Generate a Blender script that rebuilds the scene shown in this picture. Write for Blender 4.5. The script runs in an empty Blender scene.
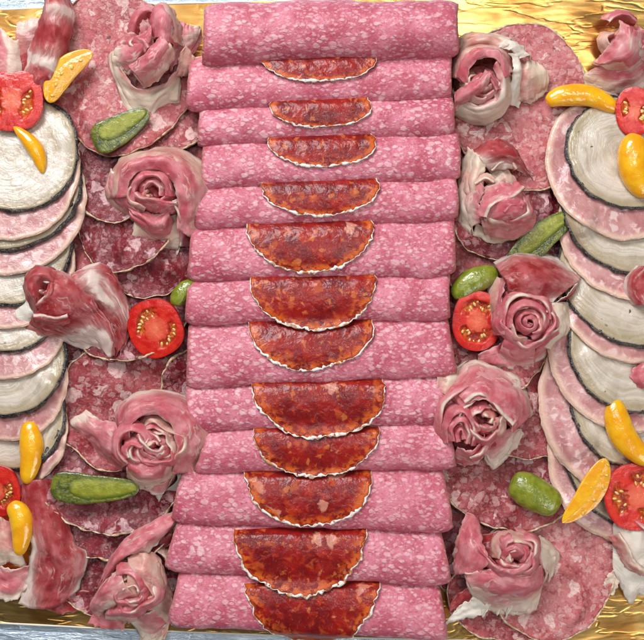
import bpy, bmesh, math, random
import numpy as np
from mathutils import Vector, noise as mn
R = math.radians
S = 0.0006            # metres per photo pixel on the tray
CH = 1300.0           # camera height in the same pixels
scene = bpy.context.scene
col = scene.collection
# ---------------------------------------------------------------- camera, world, lamps, exposure
cam_d = bpy.data.cameras.new('camera'); cam = bpy.data.objects.new('camera', cam_d); col.objects.link(cam)
cam.location = (0, 0, CH*S); cam_d.sensor_width = 36; cam_d.lens = 36*CH/644.0
cam_d.clip_start = 0.01; cam_d.clip_end = 50
scene.camera = cam
w = bpy.data.worlds.new('World'); scene.world = w; w.use_nodes = True
nt = w.node_tree; bg = nt.nodes['Background']
tc = nt.nodes.new('ShaderNodeTexCoord'); nz = nt.nodes.new('ShaderNodeTexNoise'); nz.inputs['Scale'].default_value = 2.6
nz.inputs['Detail'].default_value = 2
rp = nt.nodes.new('ShaderNodeValToRGB')
rp.color_ramp.elements[0].position = .38; rp.color_ramp.elements[0].color = (.07, .075, .09, 1)
rp.color_ramp.elements[1].position = .66; rp.color_ramp.elements[1].color = (1.25, 1.33, 1.5, 1)
nt.links.new(tc.outputs['Generated'], nz.inputs['Vector']); nt.links.new(nz.outputs['Fac'], rp.inputs['Fac'])
nt.links.new(rp.outputs['Color'], bg.inputs['Color']); bg.inputs['Strength'].default_value = 0.09
def area(name, loc, size, power, colr, target=(0, 0, 0), sy=None):
    l = bpy.data.lights.new(name, 'AREA'); l.energy = power; l.color = colr; l.size = size
    if sy: l.shape = 'RECTANGLE'; l.size_y = sy
    o = bpy.data.objects.new(name, l); col.objects.link(o); o.location = loc
    o.rotation_euler = (Vector(target)-Vector(loc)).to_track_quat('-Z', 'Y').to_euler(); return o
area('window_light', (-0.45, 1.05, 1.05), 0.85, 31, (0.96, 0.98, 1.0), sy=0.6)
area('grazing_fill', (0.75, -0.85, 1.0), 0.8, 8.5, (1.0, 0.98, 0.96), sy=0.6)  # added fill from the opposite side, low enough not to mirror into the camera
area('glint_strip', (0.30, 0.42, 1.9), 0.8, 8, (1.0, 0.98, 0.95), sy=0.07)  # narrow lamp added out of view overhead for specular glints
area('sheen_light', (-0.42, 0.16, 1.75), 0.30, 3.2, (0.80, 0.88, 1.0), sy=0.30)  # soft blue lamp added overhead to put a sheen on the left slices
vs = scene.view_settings; vs.view_transform = 'Standard'; vs.look = 'None'; vs.gamma = 1; vs.exposure = -0.10
# ---------------------------------------------------------------- node helper
class NB:
    def __init__(s, name):
        s.m = bpy.data.materials.new(name); s.m.use_nodes = True; s.t = s.m.node_tree
        s.b = s.t.nodes['Principled BSDF']; s.o = s.t.nodes['Material Output']
    def n(s, typ, **k):
        x = s.t.nodes.new(typ)
        for a, v in k.items():
            if a.startswith('_'): setattr(x, a[1:], v)
            else: s.put(x.inputs[a.replace('__', ' ')], v)
        return x
    def put(s, sock, v):
        if isinstance(v, bpy.types.NodeSocket): s.t.links.new(v, sock)
        elif v is not None:
            if isinstance(v, tuple) and len(v) == 3 and sock.type == 'RGBA': v = v+(1,)
            sock.default_value = v
    def coord(s, scale=(1, 1, 1), src='Object', rand=True):
        tcn = s.n('ShaderNodeTexCoord')
        k = 1/S if src == 'Object' else 1
        mp = s.n('ShaderNodeMapping'); s.put(mp.inputs['Vector'], tcn.outputs[src])
        mp.inputs['Scale'].default_value = (scale[0]*k, scale[1]*k, scale[2]*k)
        if not rand: return mp.outputs[0]
        oi = s.n('ShaderNodeObjectInfo'); mu = s.math('MULTIPLY', oi.outputs['Random'], 700.0)
        va = s.n('ShaderNodeVectorMath', _operation='ADD'); s.put(va.inputs[0], mp.outputs[0]); s.put(va.inputs[1], mu)
        return va.outputs[0]
    def math(s, op, a, b=None, c=None, clamp=False):
        x = s.t.nodes.new('ShaderNodeMath'); x.operation = op; x.use_clamp = clamp
        s.put(x.inputs[0], a)
        if b is not None: s.put(x.inputs[1], b)
        if c is not None: s.put(x.inputs[2], c)
        return x.outputs[0]
    def noise(s, v, px, detail=3, rough=.55, out='Fac', dist=0):
        x = s.n('ShaderNodeTexNoise', Vector=v, Scale=1.0/px, Detail=detail, Roughness=rough, Distortion=dist); return x.outputs[out]
    def ss(s, v, a, b, lo=0.0, hi=1.0):
        x = s.n('ShaderNodeMapRange', _interpolation_type='SMOOTHSTEP'); s.put(x.inputs['Value'], v)
        s.put(x.inputs['From Min'], a); s.put(x.inputs['From Max'], b); x.inputs['To Min'].default_value = lo; x.inputs['To Max'].default_value = hi
        return x.outputs[0]
    def mix(s, f, a, b, bt='MIX'):
        x = s.t.nodes.new('ShaderNodeMix'); x.data_type = 'RGBA'; x.blend_type = bt
        s.put(x.inputs[0], f); s.put(x.inputs[6], a); s.put(x.inputs[7], b); return x.outputs[2]
    def warp(s, v, px, amt):
        c = s.noise(v, px, 2, .5, 'Color')
        a = s.n('ShaderNodeVectorMath', _operation='SUBTRACT'); s.put(a.inputs[0], c); a.inputs[1].default_value = (.5, .5, .5)
        b = s.n('ShaderNodeVectorMath', _operation='SCALE'); s.put(b.inputs[0], a.outputs[0]); b.inputs['Scale'].default_value = amt
        d = s.n('ShaderNodeVectorMath', _operation='ADD'); s.put(d.inputs[0], v); s.put(d.inputs[1], b.outputs[0]); return d.outputs[0]
    def chunks(s, v, px, keep, margin=.06, soft=.05):
        """irregular angular flecks: random cells of a voronoi, shrunk from their borders"""
        a = s.n('ShaderNodeTexVoronoi', Vector=v, Scale=1.0/px); b = s.n('ShaderNodeTexVoronoi', _feature='DISTANCE_TO_EDGE', Vector=v, Scale=1.0/px)
        sp = s.n('ShaderNodeSeparateColor'); s.put(sp.inputs[0], a.outputs['Color'])
        k = s.math('LESS_THAN', sp.outputs[0], keep)
        mg = s.math('MULTIPLY_ADD', sp.outputs[1], .12, margin)
        e = s.ss(s.math('SUBTRACT', b.outputs['Distance'], mg), 0.0, soft)
        return s.math('MULTIPLY', k, e)
    def dots(s, v, px, size=.45, soft=.12, keep=1.0):
        a = s.n('ShaderNodeTexVoronoi', Vector=v, Scale=1.0/px)
        sp = s.n('ShaderNodeSeparateColor'); s.put(sp.inputs[0], a.outputs['Color'])
        th = s.math('MULTIPLY_ADD', sp.outputs[1], size*.7, size*.5)
        e = s.ss(s.math('SUBTRACT', th, a.outputs['Distance']), 0.0, soft)
        return s.math('MULTIPLY', s.math('LESS_THAN', sp.outputs[0], keep), e)
    def bump(s, h, dist=.5, strength=1.0, prev=None):
        x = s.n('ShaderNodeBump', Strength=strength, Distance=dist*S, Height=h)
        if prev is not None: s.put(x.inputs['Normal'], prev)
        return x.outputs[0]
    def fin(s, color, rough=.35, nrm=None, coat=0, sss=0, sssr=(1, .35, .25), scale=3.0, metal=0, trans=0, coat_r=.12, spec=.5, sheen=0):
        b = s.b; s.put(b.inputs['Base Color'], color); s.put(b.inputs['Roughness'], rough)
        if nrm is not None: s.put(b.inputs['Normal'], nrm); s.put(b.inputs['Coat Normal'], nrm)
        s.put(b.inputs['Coat Weight'], coat); b.inputs['Coat Roughness'].default_value = coat_r
        b.inputs['Metallic'].default_value = metal; b.inputs['Specular IOR Level'].default_value = spec
        if sss:
            b.inputs['Subsurface Weight'].default_value = sss; b.inputs['Subsurface Radius'].default_value = sssr; b.inputs['Subsurface Scale'].default_value = scale*S
        if trans: b.inputs['Transmission Weight'].default_value = trans
        return s.m
    def attr(s, name): return s.n('ShaderNodeAttribute', _attribute_name=name).outputs['Fac']

def M_roll():
    s = NB('pink_salami'); v = s.coord((1, 1, 1)); vw = s.warp(v, 9, 3.5)
    st = s.warp(s.coord((1.25, .8, 1)), 10, 5)
    dg = s.n('ShaderNodeMapping', Vector=vw); dg.inputs['Rotation'].default_value = (0, 0, .9); dg.inputs['Scale'].default_value = (.72, 1.1, 1)
    c = s.mix(s.ss(s.noise(v, 26, 3), .35, .65), (.45, .080, .125), (.63, .205, .27))
    c = s.mix(s.math('MULTIPLY', s.ss(s.noise(dg.outputs[0], 2.8, 4, .65), .53, .66), .70), c, (.38, .030, .062))
    sw = s.warp(s.warp(dg.outputs[0], 4, 2.5), 9, 3); f1 = s.dots(sw, 5.4, .54, .26, .85); f2 = s.dots(s.warp(st, 7, 7), 11, .40, .22, .32); f3 = s.dots(sw, 3.0, .55, .3, .75); f2 = s.math('MULTIPLY', f2, s.ss(s.noise(v, 30, 2), .45, .6))
    c = s.mix(s.math('MULTIPLY', f3, .48), c, (.80, .47, .49))
    c = s.mix(s.math('MULTIPLY', f1, .52), c, (.84, .55, .57)); c = s.mix(s.math('MULTIPLY', f2, .55), c, (.86, .62, .63))
    c = s.mix(s.math('MULTIPLY', s.dots(vw, 17, .09, .05, .4), .7), c, (.3, .1, .07))
    oi = s.n('ShaderNodeObjectInfo'); c = s.mix(s.math('MULTIPLY', oi.outputs['Random'], .22), c, (.50, .10, .13)); c = s.mix(s.math('MULTIPLY', s.attr('rim'), .6), c, (.52, .20, .17))
    h = s.math('ADD', s.noise(vw, 4.5, 4, .62), s.math('MULTIPLY', f1, .35))
    return s.fin(c, s.ss(s.noise(v, 12, 2), .3, .7, .30, .50), s.bump(h, 1.5, .9), coat=.12, sss=.15, scale=2.0, coat_r=.2, spec=.35)

def M_salami(name, a, b, dark, fat, big=15, keep=.22, small=.30, gloss=.3, fatv=.9, purple=.0):
    s = NB(name); v = s.coord(); vw = s.warp(v, 16, 13); vf = s.warp(v, 6, 5)
    c = s.mix(s.ss(s.noise(v, 34, 4), .36, .64), a, b)
    c = s.mix(s.math('MULTIPLY', s.ss(s.noise(vw, 7, 4, .65), .50, .66), .75), c, dark)
    c = s.mix(s.math('MULTIPLY', s.ss(s.noise(vf, 4.2, 3, .6), .56, .68), .45), c, tuple(min(1, x*.5+y*.5) for x, y in zip(b, fat)))
    vg = s.warp(vf, 3, 2.5); c = s.mix(s.math('MULTIPLY', s.ss(s.noise(s.warp(v, 8, 9), 7.5, 3, .55),   .58, .63), .42), c, tuple(x*.5+y*.5 for x, y in zip(b, fat)))
    f0 = s.dots(vg, 5.5, .5, .16, small*1.6); f1 = s.chunks(s.warp(s.warp(v, 10, 10), 4, 4), big*.58, keep*1.5, .03, .07); f2 = s.chunks(s.warp(s.warp(v, 14, 16), 4, 4), big, keep*.8, .03, .06)
    ft = s.mix(s.ss(s.noise(v, 9, 2), .35, .65), fat, tuple(x*.5+y*.5 for x, y in zip(b, fat)))
    ft = s.mix(s.math('MULTIPLY', s.noise(vf, 3, 3), .5), ft, b); c = s.mix(s.math('MULTIPLY', f0, .42), c, ft); c = s.mix(s.math('MULTIPLY', f1, .7*fatv), c, ft); c = s.mix(s.math('MULTIPLY', f2, fatv), c, s.mix(s.math('MULTIPLY', s.ss(s.noise(vf, 4, 3), .45, .7), .6), fat, b))
    c = s.mix(s.math('MULTIPLY', s.dots(vf, 26, .07, .03, .4), .8), c, (.03, .02, .02))
    h = s.math('ADD', s.noise(vf, 6, 5, .68), s.math('MULTIPLY', f1, -.25))
    return s.fin(c, s.ss(s.noise(v, 14, 3), .3, .7, .24, .48), s.bump(h, 2.0, .9), coat=gloss, sss=.05, scale=1.5, coat_r=.09, spec=.28)

def M_chorizo():
    s = NB('chorizo'); v = s.coord(); vw = s.warp(v, 14, 14); vf = s.warp(v, 6, 6)
    c = s.mix(s.ss(s.noise(v, 22, 4), .36, .62), (.15, .004, .005), (.27, .008, .006))
    c = s.mix(s.math('MULTIPLY', s.ss(s.noise(vw, 10, 4, .6), .54, .68), .8), c, (.38, .024, .006))
    c = s.mix(s.math('MULTIPLY', s.ss(s.noise(s.warp(v, 7, 9), 5.5, 4, .65), .60, .70), .65), c, (.54, .085, .010))
    f = s.chunks(vw, 12, .15, .02, .22); f2 = s.chunks(s.warp(v, 7, 8), 6, .12, .02, .2)
    c = s.mix(s.math('MULTIPLY', f, .5), c, (.56, .10, .02)); c = s.mix(s.math('MULTIPLY', f2, .5), c, (.66, .19, .04))
    c = s.mix(s.math('MULTIPLY', s.chunks(s.warp(s.warp(v, 10, 9), 4, 4), 15, .07, .05, .12), .6), c, (.70, .30, .20))
    c = s.mix(s.math('MULTIPLY', s.ss(s.attr('rim'), .78, .95), s.ss(s.noise(s.warp(v, 6, 6), 7, 3), .42, .56)), c, (.56, .10, .012))
    c = s.mix(s.math('MULTIPLY', s.ss(s.attr('rim'), .93, 1.0), .7), c, (.30, .05, .01))
    h = s.noise(vf, 10, 4, .5)
    return s.fin(c, .33, s.bump(h, 1.9, .8), coat=.16, sss=.06, sssr=(1, .2, .05), scale=2.0, coat_r=.08, spec=.25)

def M_mold():
    s = NB('white_mould_rind'); v = s.coord()
    c = s.mix(s.ss(s.noise(v, 5, 3), .36, .52), (.42, .20, .09), (.80, .76, .70))
    c = s.mix(s.ss(s.noise(v, 13, 2), .62, .70), c, (.55, .22, .05))
    return s.fin(c, .6, s.bump(s.noise(v, 2.5, 3), .8, .8), sss=.1, scale=1)

def M_casing(name, a, b):
    s = NB(name); v = s.coord()
    return s.fin(s.mix(s.ss(s.noise(v, 4, 4), .38, .6), a, b), .4, s.bump(s.noise(v, 2.5, 3), .8, .8), coat=.25)

def M_andouille():
    s = NB('andouille_whorl'); v = s.coord(rand=False); vr = s.coord(); w1 = s.warp(vr, 30, 16)
    # concentric rings around the slice's own middle, bent by noise
    d = s.n('ShaderNodeVectorMath', _operation='SUBTRACT'); s.put(d.inputs[0], w1); s.put(d.inputs[1], vr)
    va = s.n('ShaderNodeVectorMath', _operation='ADD'); s.put(va.inputs[0], v); s.put(va.inputs[1], d.outputs[0])
    mp = s.n('ShaderNodeMapping'); s.put(mp.inputs['Vector'], va.outputs[0]); mp.inputs['Scale'].default_value = (1, 1, 0)
    ln = s.n('ShaderNodeVectorMath', _operation='LENGTH'); s.put(ln.inputs[0], mp.outputs[0]); r = ln.outputs['Value']
    xyz = s.n('ShaderNodeCombineXYZ'); s.put(xyz.inputs['X'], r); oi = s.n('ShaderNodeObjectInfo')
    an = s.n('ShaderNodeVectorMath', _operation='NORMALIZE'); s.put(an.inputs[0], v)
    sc = s.n('ShaderNodeVectorMath', _operation='SCALE'); s.put(sc.inputs[0], an.outputs[0]); sc.inputs['Scale'].default_value = 7.0
    ad = s.n('ShaderNodeVectorMath', _operation='ADD'); s.put(ad.inputs[0], sc.outputs[0]); s.put(ad.inputs[1], s.math('MULTIPLY', oi.outputs['Random'], 90.0))
    ad2 = s.n('ShaderNodeVectorMath', _operation='ADD'); s.put(ad2.inputs[0], ad.outputs[0]); s.put(ad2.inputs[1], xyz.outputs[0])
    rg = s.noise(ad2.outputs[0], 2.6, 3, .6); rg2 = s.noise(ad2.outputs[0], 6.5, 2, .5)
    c = s.mix(s.ss(rg2, .36, .64), (.61, .53, .44), (.47, .385, .29))
    c = s.mix(s.math('MULTIPLY', s.ss(s.noise(vr, 34, 3), .45, .62), .7), c, (.64, .54, .46))
    c = s.mix(s.math('MULTIPLY', s.ss(rg, .52, .66), .4), c, (.72, .65, .53))
    c = s.mix(s.math('MULTIPLY', s.ss(rg, .46, .34), .50), c, (.42, .33, .22))
    c = s.mix(s.math('MULTIPLY', s.ss(s.noise(s.warp(ad2.outputs[0], 5, 3), 1.6, 2), .60, .74), .5), c, (.34, .28, .20))
    c = s.mix(s.math('MULTIPLY', s.dots(s.warp(vr, 5, 5), 13, .12, .06, .55), .9), c, (.04, .04, .03))
    c = s.mix(s.math('MULTIPLY', s.ss(s.attr('rim'), .80, .95), .75), c, (.36, .27, .15))
    h = s.math('ADD', s.math('MULTIPLY', rg, .5), s.noise(vr, 9, 4))
    return s.fin(c, .30, s.bump(h, 1.6, .8), coat=.2, sss=.22, sssr=(1, .8, .6), scale=2.5, coat_r=.15)

def M_black():
    s = NB('black_rind'); v = s.coord()
    c = s.mix(s.ss(s.noise(v, 6, 4), .42, .68), (.012, .010, .010), (.085, .062, .045))
    c = s.mix(s.math('MULTIPLY', s.ss(s.noise(v, 2.6, 3), .62, .72), .6), c, (.42, .38, .34))
    return s.fin(c, .22, s.bump(s.noise(v, 3, 4), 2.0, 1.0), coat=.5, coat_r=.12)

def M_ham():
    s = NB('cooked_ham'); v = s.coord(); vw = s.warp(v, 12, 12)
    c = s.mix(s.ss(s.noise(v, 22, 4), .36, .62), (.43, .17, .165), (.55, .28, .26))
    c = s.mix(s.math('MULTIPLY', s.ss(s.noise(vw, 8, 4), .54, .66), .6), c, (.78, .54, .53))
    c = s.mix(s.math('MULTIPLY', s.chunks(vw, 11, .22, .03, .15), .6), c, (.82, .64, .60))
    c = s.mix(s.math('MULTIPLY', s.chunks(s.warp(v, 4, 5), 8, .07, .08, .12), .8), c, (.48, .13, .14))
    c = s.mix(s.ss(s.attr('rim'), .90, .975), c, (.70, .46, .36))
    return s.fin(c, s.ss(s.noise(v, 12, 2), .3, .7, .26, .42), s.bump(s.noise(vw, 8, 4, .6), 1.4, .8), coat=.3, sss=.25, scale=3, coat_r=.2)

def M_prosc(name, a, b, fat, streak=.5, pale=.0):
    s = NB(name); uv = s.coord((100, 100, 1), 'UV'); v = s.coord()
    sq = s.n('ShaderNodeMapping', Vector=s.warp(uv, 26, 22)); sq.inputs['Scale'].default_value = (.16, 1.15, 1)
    c = s.mix(s.ss(s.noise(v, 16, 4), .34, .66), a, b)
    c = s.mix(s.math('MULTIPLY', s.ss(s.noise(sq.outputs[0], 9, 4, .6), .46, .70), .45), c, tuple(x*.72 for x in a))
    # thin pale fat veins
    nn = s.math('ABSOLUTE', s.math('SUBTRACT', s.noise(sq.outputs[0], 13, 3, .5), .5))
    c = s.mix(s.math('MULTIPLY', s.math('MULTIPLY', s.ss(nn, .030, .004), s.ss(s.noise(v, 22, 2), .5, .6)), streak), c, fat)
    n2 = s.math('ABSOLUTE', s.math('SUBTRACT', s.noise(s.warp(uv, 14, 12), 20, 2, .5), .53))
    
    c = s.mix(s.math('MULTIPLY', s.ss(s.noise(v, 3.0, 3), .60, .74), .16), c, fat)
    if pale: c = s.mix(s.math('MULTIPLY', s.ss(s.noise(v, 24, 2), .45, .6), pale), c, fat)
    fa = s.math('ADD', s.attr('fat'), s.math('MULTIPLY', s.math('SUBTRACT', s.noise(sq.outputs[0], 8, 3), .5), .9))
    c = s.mix(s.ss(fa, .40, .66), c, s.mix(s.noise(v, 10, 2), fat, tuple(min(1, x*1.06) for x in fat)))
    h = s.math('ADD', s.noise(sq.outputs[0], 5, 4, .6), s.noise(v, 9, 3))
    c = s.mix(s.math('MULTIPLY', s.ss(fa, .0, .5), .35), c, fat)
    s.fin(c, .34, s.bump(h, .9, .8), spec=.35, coat=.14, sss=.30, sssr=(1, .45, .38), scale=4.0, coat_r=.18)
    tr = s.n('ShaderNodeBsdfTranslucent', Color=s.mix(.45, c, (.95, .45, .42))); mx = s.n('ShaderNodeMixShader', Fac=.27)
    s.put(mx.inputs[1], s.b.outputs[0]); s.put(mx.inputs[2], tr.outputs[0]); s.put(s.o.inputs['Surface'], mx.outputs[0]); return s.m

def M_simple(name, colr, rough=.3, coat=0, sss=0, sssr=(1, .4, .2), scale=4, var=None, px=8, bpx=4, bd=.4, trans=0, coat_r=.13, spec=.5):
    s = NB(name); v = s.coord(); c = colr
    if var: c = s.mix(s.ss(s.noise(v, px, 3), .36, .64), colr, var)
    return s.fin(c, rough, s.bump(s.noise(v, bpx, 3), bd, .8), coat=coat, sss=sss, sssr=sssr, scale=scale, trans=trans, coat_r=coat_r, spec=spec)

def M_tomface():
    s = NB('tomato_flesh'); v = s.coord(); g = s.attr('gel'); k = s.attr('core'); rim = s.attr('rim')
    c = s.mix(s.ss(s.noise(v, 9, 3), .35, .65), (.52, .012, .008), (.64, .035, .018))
    c = s.mix(s.math('MULTIPLY', k, .75), c, s.mix(s.noise(v, 4, 3), (.70, .09, .035), (.80, .24, .13)))
    c = s.mix(s.math('MULTIPLY', g, .9), c, s.mix(s.ss(s.noise(v, 6, 3), .4, .6), (.26, .014, .003), (.60, .13, .008)))
    c = s.mix(s.ss(rim, .93, .99), c, (.50, .012, .010))
    h = s.math('MULTIPLY', s.noise(s.warp(v, 5, 5), 4, 4, .6), s.math('MULTIPLY_ADD', g, .9, .18))
    return s.fin(c, s.math('MULTIPLY_ADD', g, -.12, .26), s.bump(h, 3.6, 1.0), spec=.3, coat=.5, sss=.22, sssr=(1, .25, .1), scale=3, coat_r=.05)

def M_pickle_face():
    s = NB('gherkin_flesh'); v = s.coord(); k = s.attr('rim')
    c = s.mix(s.ss(s.noise(v, 10, 3), .35, .65), (.22, .23, .02), (.33, .33, .045))
    c = s.mix(s.ss(k, .45, .98), c, (.09, .11, .006))
    c = s.mix(s.math('MULTIPLY', s.dots(s.warp(v, 6, 4), 5, .25, .15, .3), .35), c, (.60, .60, .22))
    return s.fin(c, .3, s.bump(s.noise(v, 4, 3), .9, .8), spec=.3, coat=.3, sss=.3, sssr=(.8, 1, .2), scale=4, coat_r=.12)

def M_gold():
    s = NB('gold_foil'); v = s.coord(rand=False); st = s.coord((.40, 1.3, 1), rand=False)
    h = s.math('ADD', s.noise(s.warp(st, 40, 30), 24, 2.5, .45), s.math('MULTIPLY', s.noise(v, 110, 2), 1.5))
    cr = s.math('ABSOLUTE', s.math('SUBTRACT', s.noise(s.warp(st, 60, 40), 40, 3), .5))
    h = s.math('ADD', h, s.math('MULTIPLY', s.ss(cr, .03, .0), -.15))
    c = s.mix(s.ss(s.noise(v, 60, 3), .4, .6), (.56, .27, .07), (.72, .44, .14))
    return s.fin(c, .27, s.bump(h, 2.2, .45), metal=1)

def M_table():
    s = NB('steel_counter'); v = s.coord(rand=False); st = s.coord((.35, 1.6, 1), rand=False)
    h = s.math('ADD', s.noise(s.warp(st, 20, 18), 9, 5, .62), s.noise(v, 40, 3))
    c = s.mix(s.ss(s.noise(st, 16, 4), .38, .62), (.42, .50, .58), (.60, .68, .74))
    return s.fin(c, .26, s.bump(h, 3.5, .9), metal=.55)
MAT = dict(
 roll=M_roll(),
 pale=M_salami('pale_coarse_salami', (.42, .085, .09), (.52, .165, .165), (.26, .028, .038), (.74, .52, .47), 13, .20, .34, .22, .8),
 mid=M_salami('coarse_salami', (.26, .022, .028), (.38, .070, .075), (.14, .008, .012), (.70, .46, .43), 14, .20, .30, .28, .85),
 dark=M_salami('dark_cured_salami', (.16, .009, .015), (.26, .032, .042), (.075, .0035, .007), (.62, .38, .38), 13, .18, .30, .35, .8),
 chor=M_chorizo(), mold=M_mold(), tan=M_casing('tan_casing', (.40, .25, .13), (.68, .52, .36)),
 hamrim=M_casing('ham_skin', (.60, .38, .24), (.74, .54, .40)), and_=M_andouille(), black=M_black(), ham=M_ham(),
 rosy=M_prosc('rosy_prosciutto', (.66, .125, .155), (.84, .32, .34), (.90, .70, .58), .6),
 deep=M_prosc('deep_red_prosciutto', (.38, .028, .034), (.60, .125, .13), (.88, .68, .60), .4),
 peach=M_prosc('pale_prosciutto', (.70, .24, .22), (.84, .46, .38), (.90, .70, .55), .5, .35),
 fat=M_prosc('prosciutto_fat', (.84, .56, .46), (.88, .70, .58), (.92, .82, .70), .4),
 tskin=M_simple('tomato_skin', (.50, .010, .008), .22, .6, .2, (1, .15, .05), 3, (.64, .03, .015), 14, 9, .9),
 tface=M_tomface(), seed=M_simple('tomato_seed', (.66, .42, .10), .3, .5, .3, (1, .7, .3), 2, (.74, .50, .18), 3),
 yskin=M_simple('yellow_tomato_skin', (.80, .34, .006), .24, .6, .3, (1, .45, .05), 5, (.85, .46, .012), 16, 9, 1.2),
 yface=M_simple('yellow_tomato_flesh', (.80, .36, .015), .24, .7, .35, (1, .5, .06), 5, (.72, .32, .012), 6, 5, .9), yseed=M_simple('yellow_tomato_seed', (.74, .42, .06), .25, .6, .4, (1, .7, .3), 2),
 gskin=M_simple('gherkin_skin', (.055, .068, .006), .24, .55, .2, (.6, 1, .1), 3, (.17, .18, .018), 9, 3.2, 1.0),
 gface=M_pickle_face(), gwhole=M_simple('light_gherkin_skin', (.17, .20, .012), .2, .6, .3, (.6, 1, .1), 3, (.26, .28, .03), 8, 4, 1.2),
 gold=M_gold(), table=M_table(), board=M_simple('board_edge', (.72, .66, .54), .5),
)
# ---------------------------------------------------------------- helpers
def wpos(x, y, z): return ((x-322)*S, (320-y)*S, z*S)
def persp(x, y, z): return 322+(x-322)*(1-z/CH), 320+(y-320)*(1-z/CH)
def tag(o, label=None, cat=None, group=None, kind=None):
    for k, v in (('label', label), ('category', cat), ('group', group), ('kind', kind)):
        if v: o[k] = v
    return o
def thing(name, cx, cy, z, label, cat, group=None):
    o = bpy.data.objects.new(name, None); o.empty_display_size = .005; col.objects.link(o); o.location = wpos(cx, cy, z)
    return tag(o, label, cat, group)
def link(name, verts, faces, mat, parent=None, loc=None, attrs=None, uv=None, smooth=True, solid=0, sub=0, recalc=False):
    """verts in pixels (x right, y DOWN, z up) about the thing's base"""
    me = bpy.data.meshes.new(name)
    me.from_pydata([(x*S, -y*S, z*S) for x, y, z in verts], [], [tuple(f)[::-1] for f in faces])
    if recalc:
        bm = bmesh.new(); bm.from_mesh(me); bmesh.ops.recalc_face_normals(bm, faces=bm.faces); bm.to_mesh(me); bm.free()
    me.materials.append(MAT[mat])
    if attrs:
        for k, vals in attrs.items():
            a = me.attributes.new(k, 'FLOAT', 'POINT'); a.data.foreach_set('value', [float(q) for q in vals])
    if uv:
        ul = me.uv_layers.new(name='UVMap')
        for lp in me.loops: ul.data[lp.index].uv = uv[lp.vertex_index]
    if smooth: me.polygons.foreach_set('use_smooth', [True]*len(me.polygons))
    o = bpy.data.objects.new(name, me); col.objects.link(o)
    if parent is not None: o.parent = parent
    if loc: o.location = wpos(*loc)
    if solid:
        m = o.modifiers.new('thickness', 'SOLIDIFY'); m.thickness = solid*S; m.offset = 0
    if sub:
        m = o.modifiers.new('smooth', 'SUBSURF'); m.levels = m.render_levels = sub
    return o
def nz3(x, y, z, sc, seed=0): return mn.noise(Vector((x/sc+seed*7.31, y/sc-seed*3.7, z/sc+seed*1.9)))
# height field of everything laid so far, so that each slice drapes over what lies under it
G0, GN, GS = -110, 432, 2.0
H = np.zeros((GN, GN))
gy, gx = np.mgrid[0:GN, 0:GN]; GX = G0+gx*GS; GY = G0+gy*GS
def maxf(a, r):
    o = a.copy()
    for d in range(1, r+1):
        o = np.maximum(o, np.maximum(np.roll(a, d, 0), np.roll(a, -d, 0)))
    b = o.copy()
    for d in range(1, r+1):
        b = np.maximum(b, np.maximum(np.roll(o, d, 1), np.roll(o, -d, 1)))
    return b
def blur(a, r):
    for ax in (0, 1):
        c = np.cumsum(np.concatenate([a, a, a], ax), ax); n = a.shape[ax]; k = 2*r+1
        i = np.arange(n)+n
        a = (np.take(c, i+r, ax)-np.take(c, i-r-1, ax))/k
    return a
def samp(a, x, y):
    fx = min(max((x-G0)/GS, 0), GN-2); fy = min(max((y-G0)/GS, 0), GN-2); i, j = int(fx), int(fy); u, v = fx-i, fy-j
    return float((a[j, i]*(1-u)+a[j, i+1]*u)*(1-v)+(a[j+1, i]*(1-u)+a[j+1, i+1]*u)*v)
def envelope(stiff):
    m = maxf(H, 1); e = blur(blur(maxf(H, 2), stiff), stiff)
    return blur(np.maximum(m, e), 1)+.35
def tube(pts, rw, rh, seed, nv=7, closed=True, jit=.3, zc=0, wf=None):
    n = len(pts); vs, fs = [], []
    for i, p in enumerate(pts):
        a, b = pts[(i-1) % n] if closed or i else p, pts[(i+1) % n] if closed or i < n-1 else p
        t = Vector((b[0]-a[0], b[1]-a[1])); t = t.normalized() if t.length else Vector((1, 0)); nx, ny = -t.y, t.x
        k = (1+jit*2*nz3(p[0], p[1], 3, 5, seed)+jit*1.4*nz3(p[0], p[1], 3, 17, seed))*(wf(i/n) if wf else 1); k = max(.25, k); k2 = 1+jit*2*nz3(p[0], p[1], 9, 4, seed+3)
        if not closed: e = min(i, n-1-i)/3; k *= min(1, .2+e)
        for j in range(nv):
            q = 2*math.pi*j/nv; l = math.cos(q)*rw*k; vs.append((p[0]+nx*l, p[1]+ny*l, p[2]+zc+math.sin(q)*rh*k2))
    for i in range(n if closed else n-1):
        for j in range(nv):
            i2 = (i+1) % n; j2 = (j+1) % nv; fs.append((i*nv+j, i*nv+j2, i2*nv+j2, i2*nv+j))
    if not closed: fs.append(tuple(range(nv))[::-1]); fs.append(tuple((n-1)*nv+j for j in range(nv)))
    return vs, fs
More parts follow.
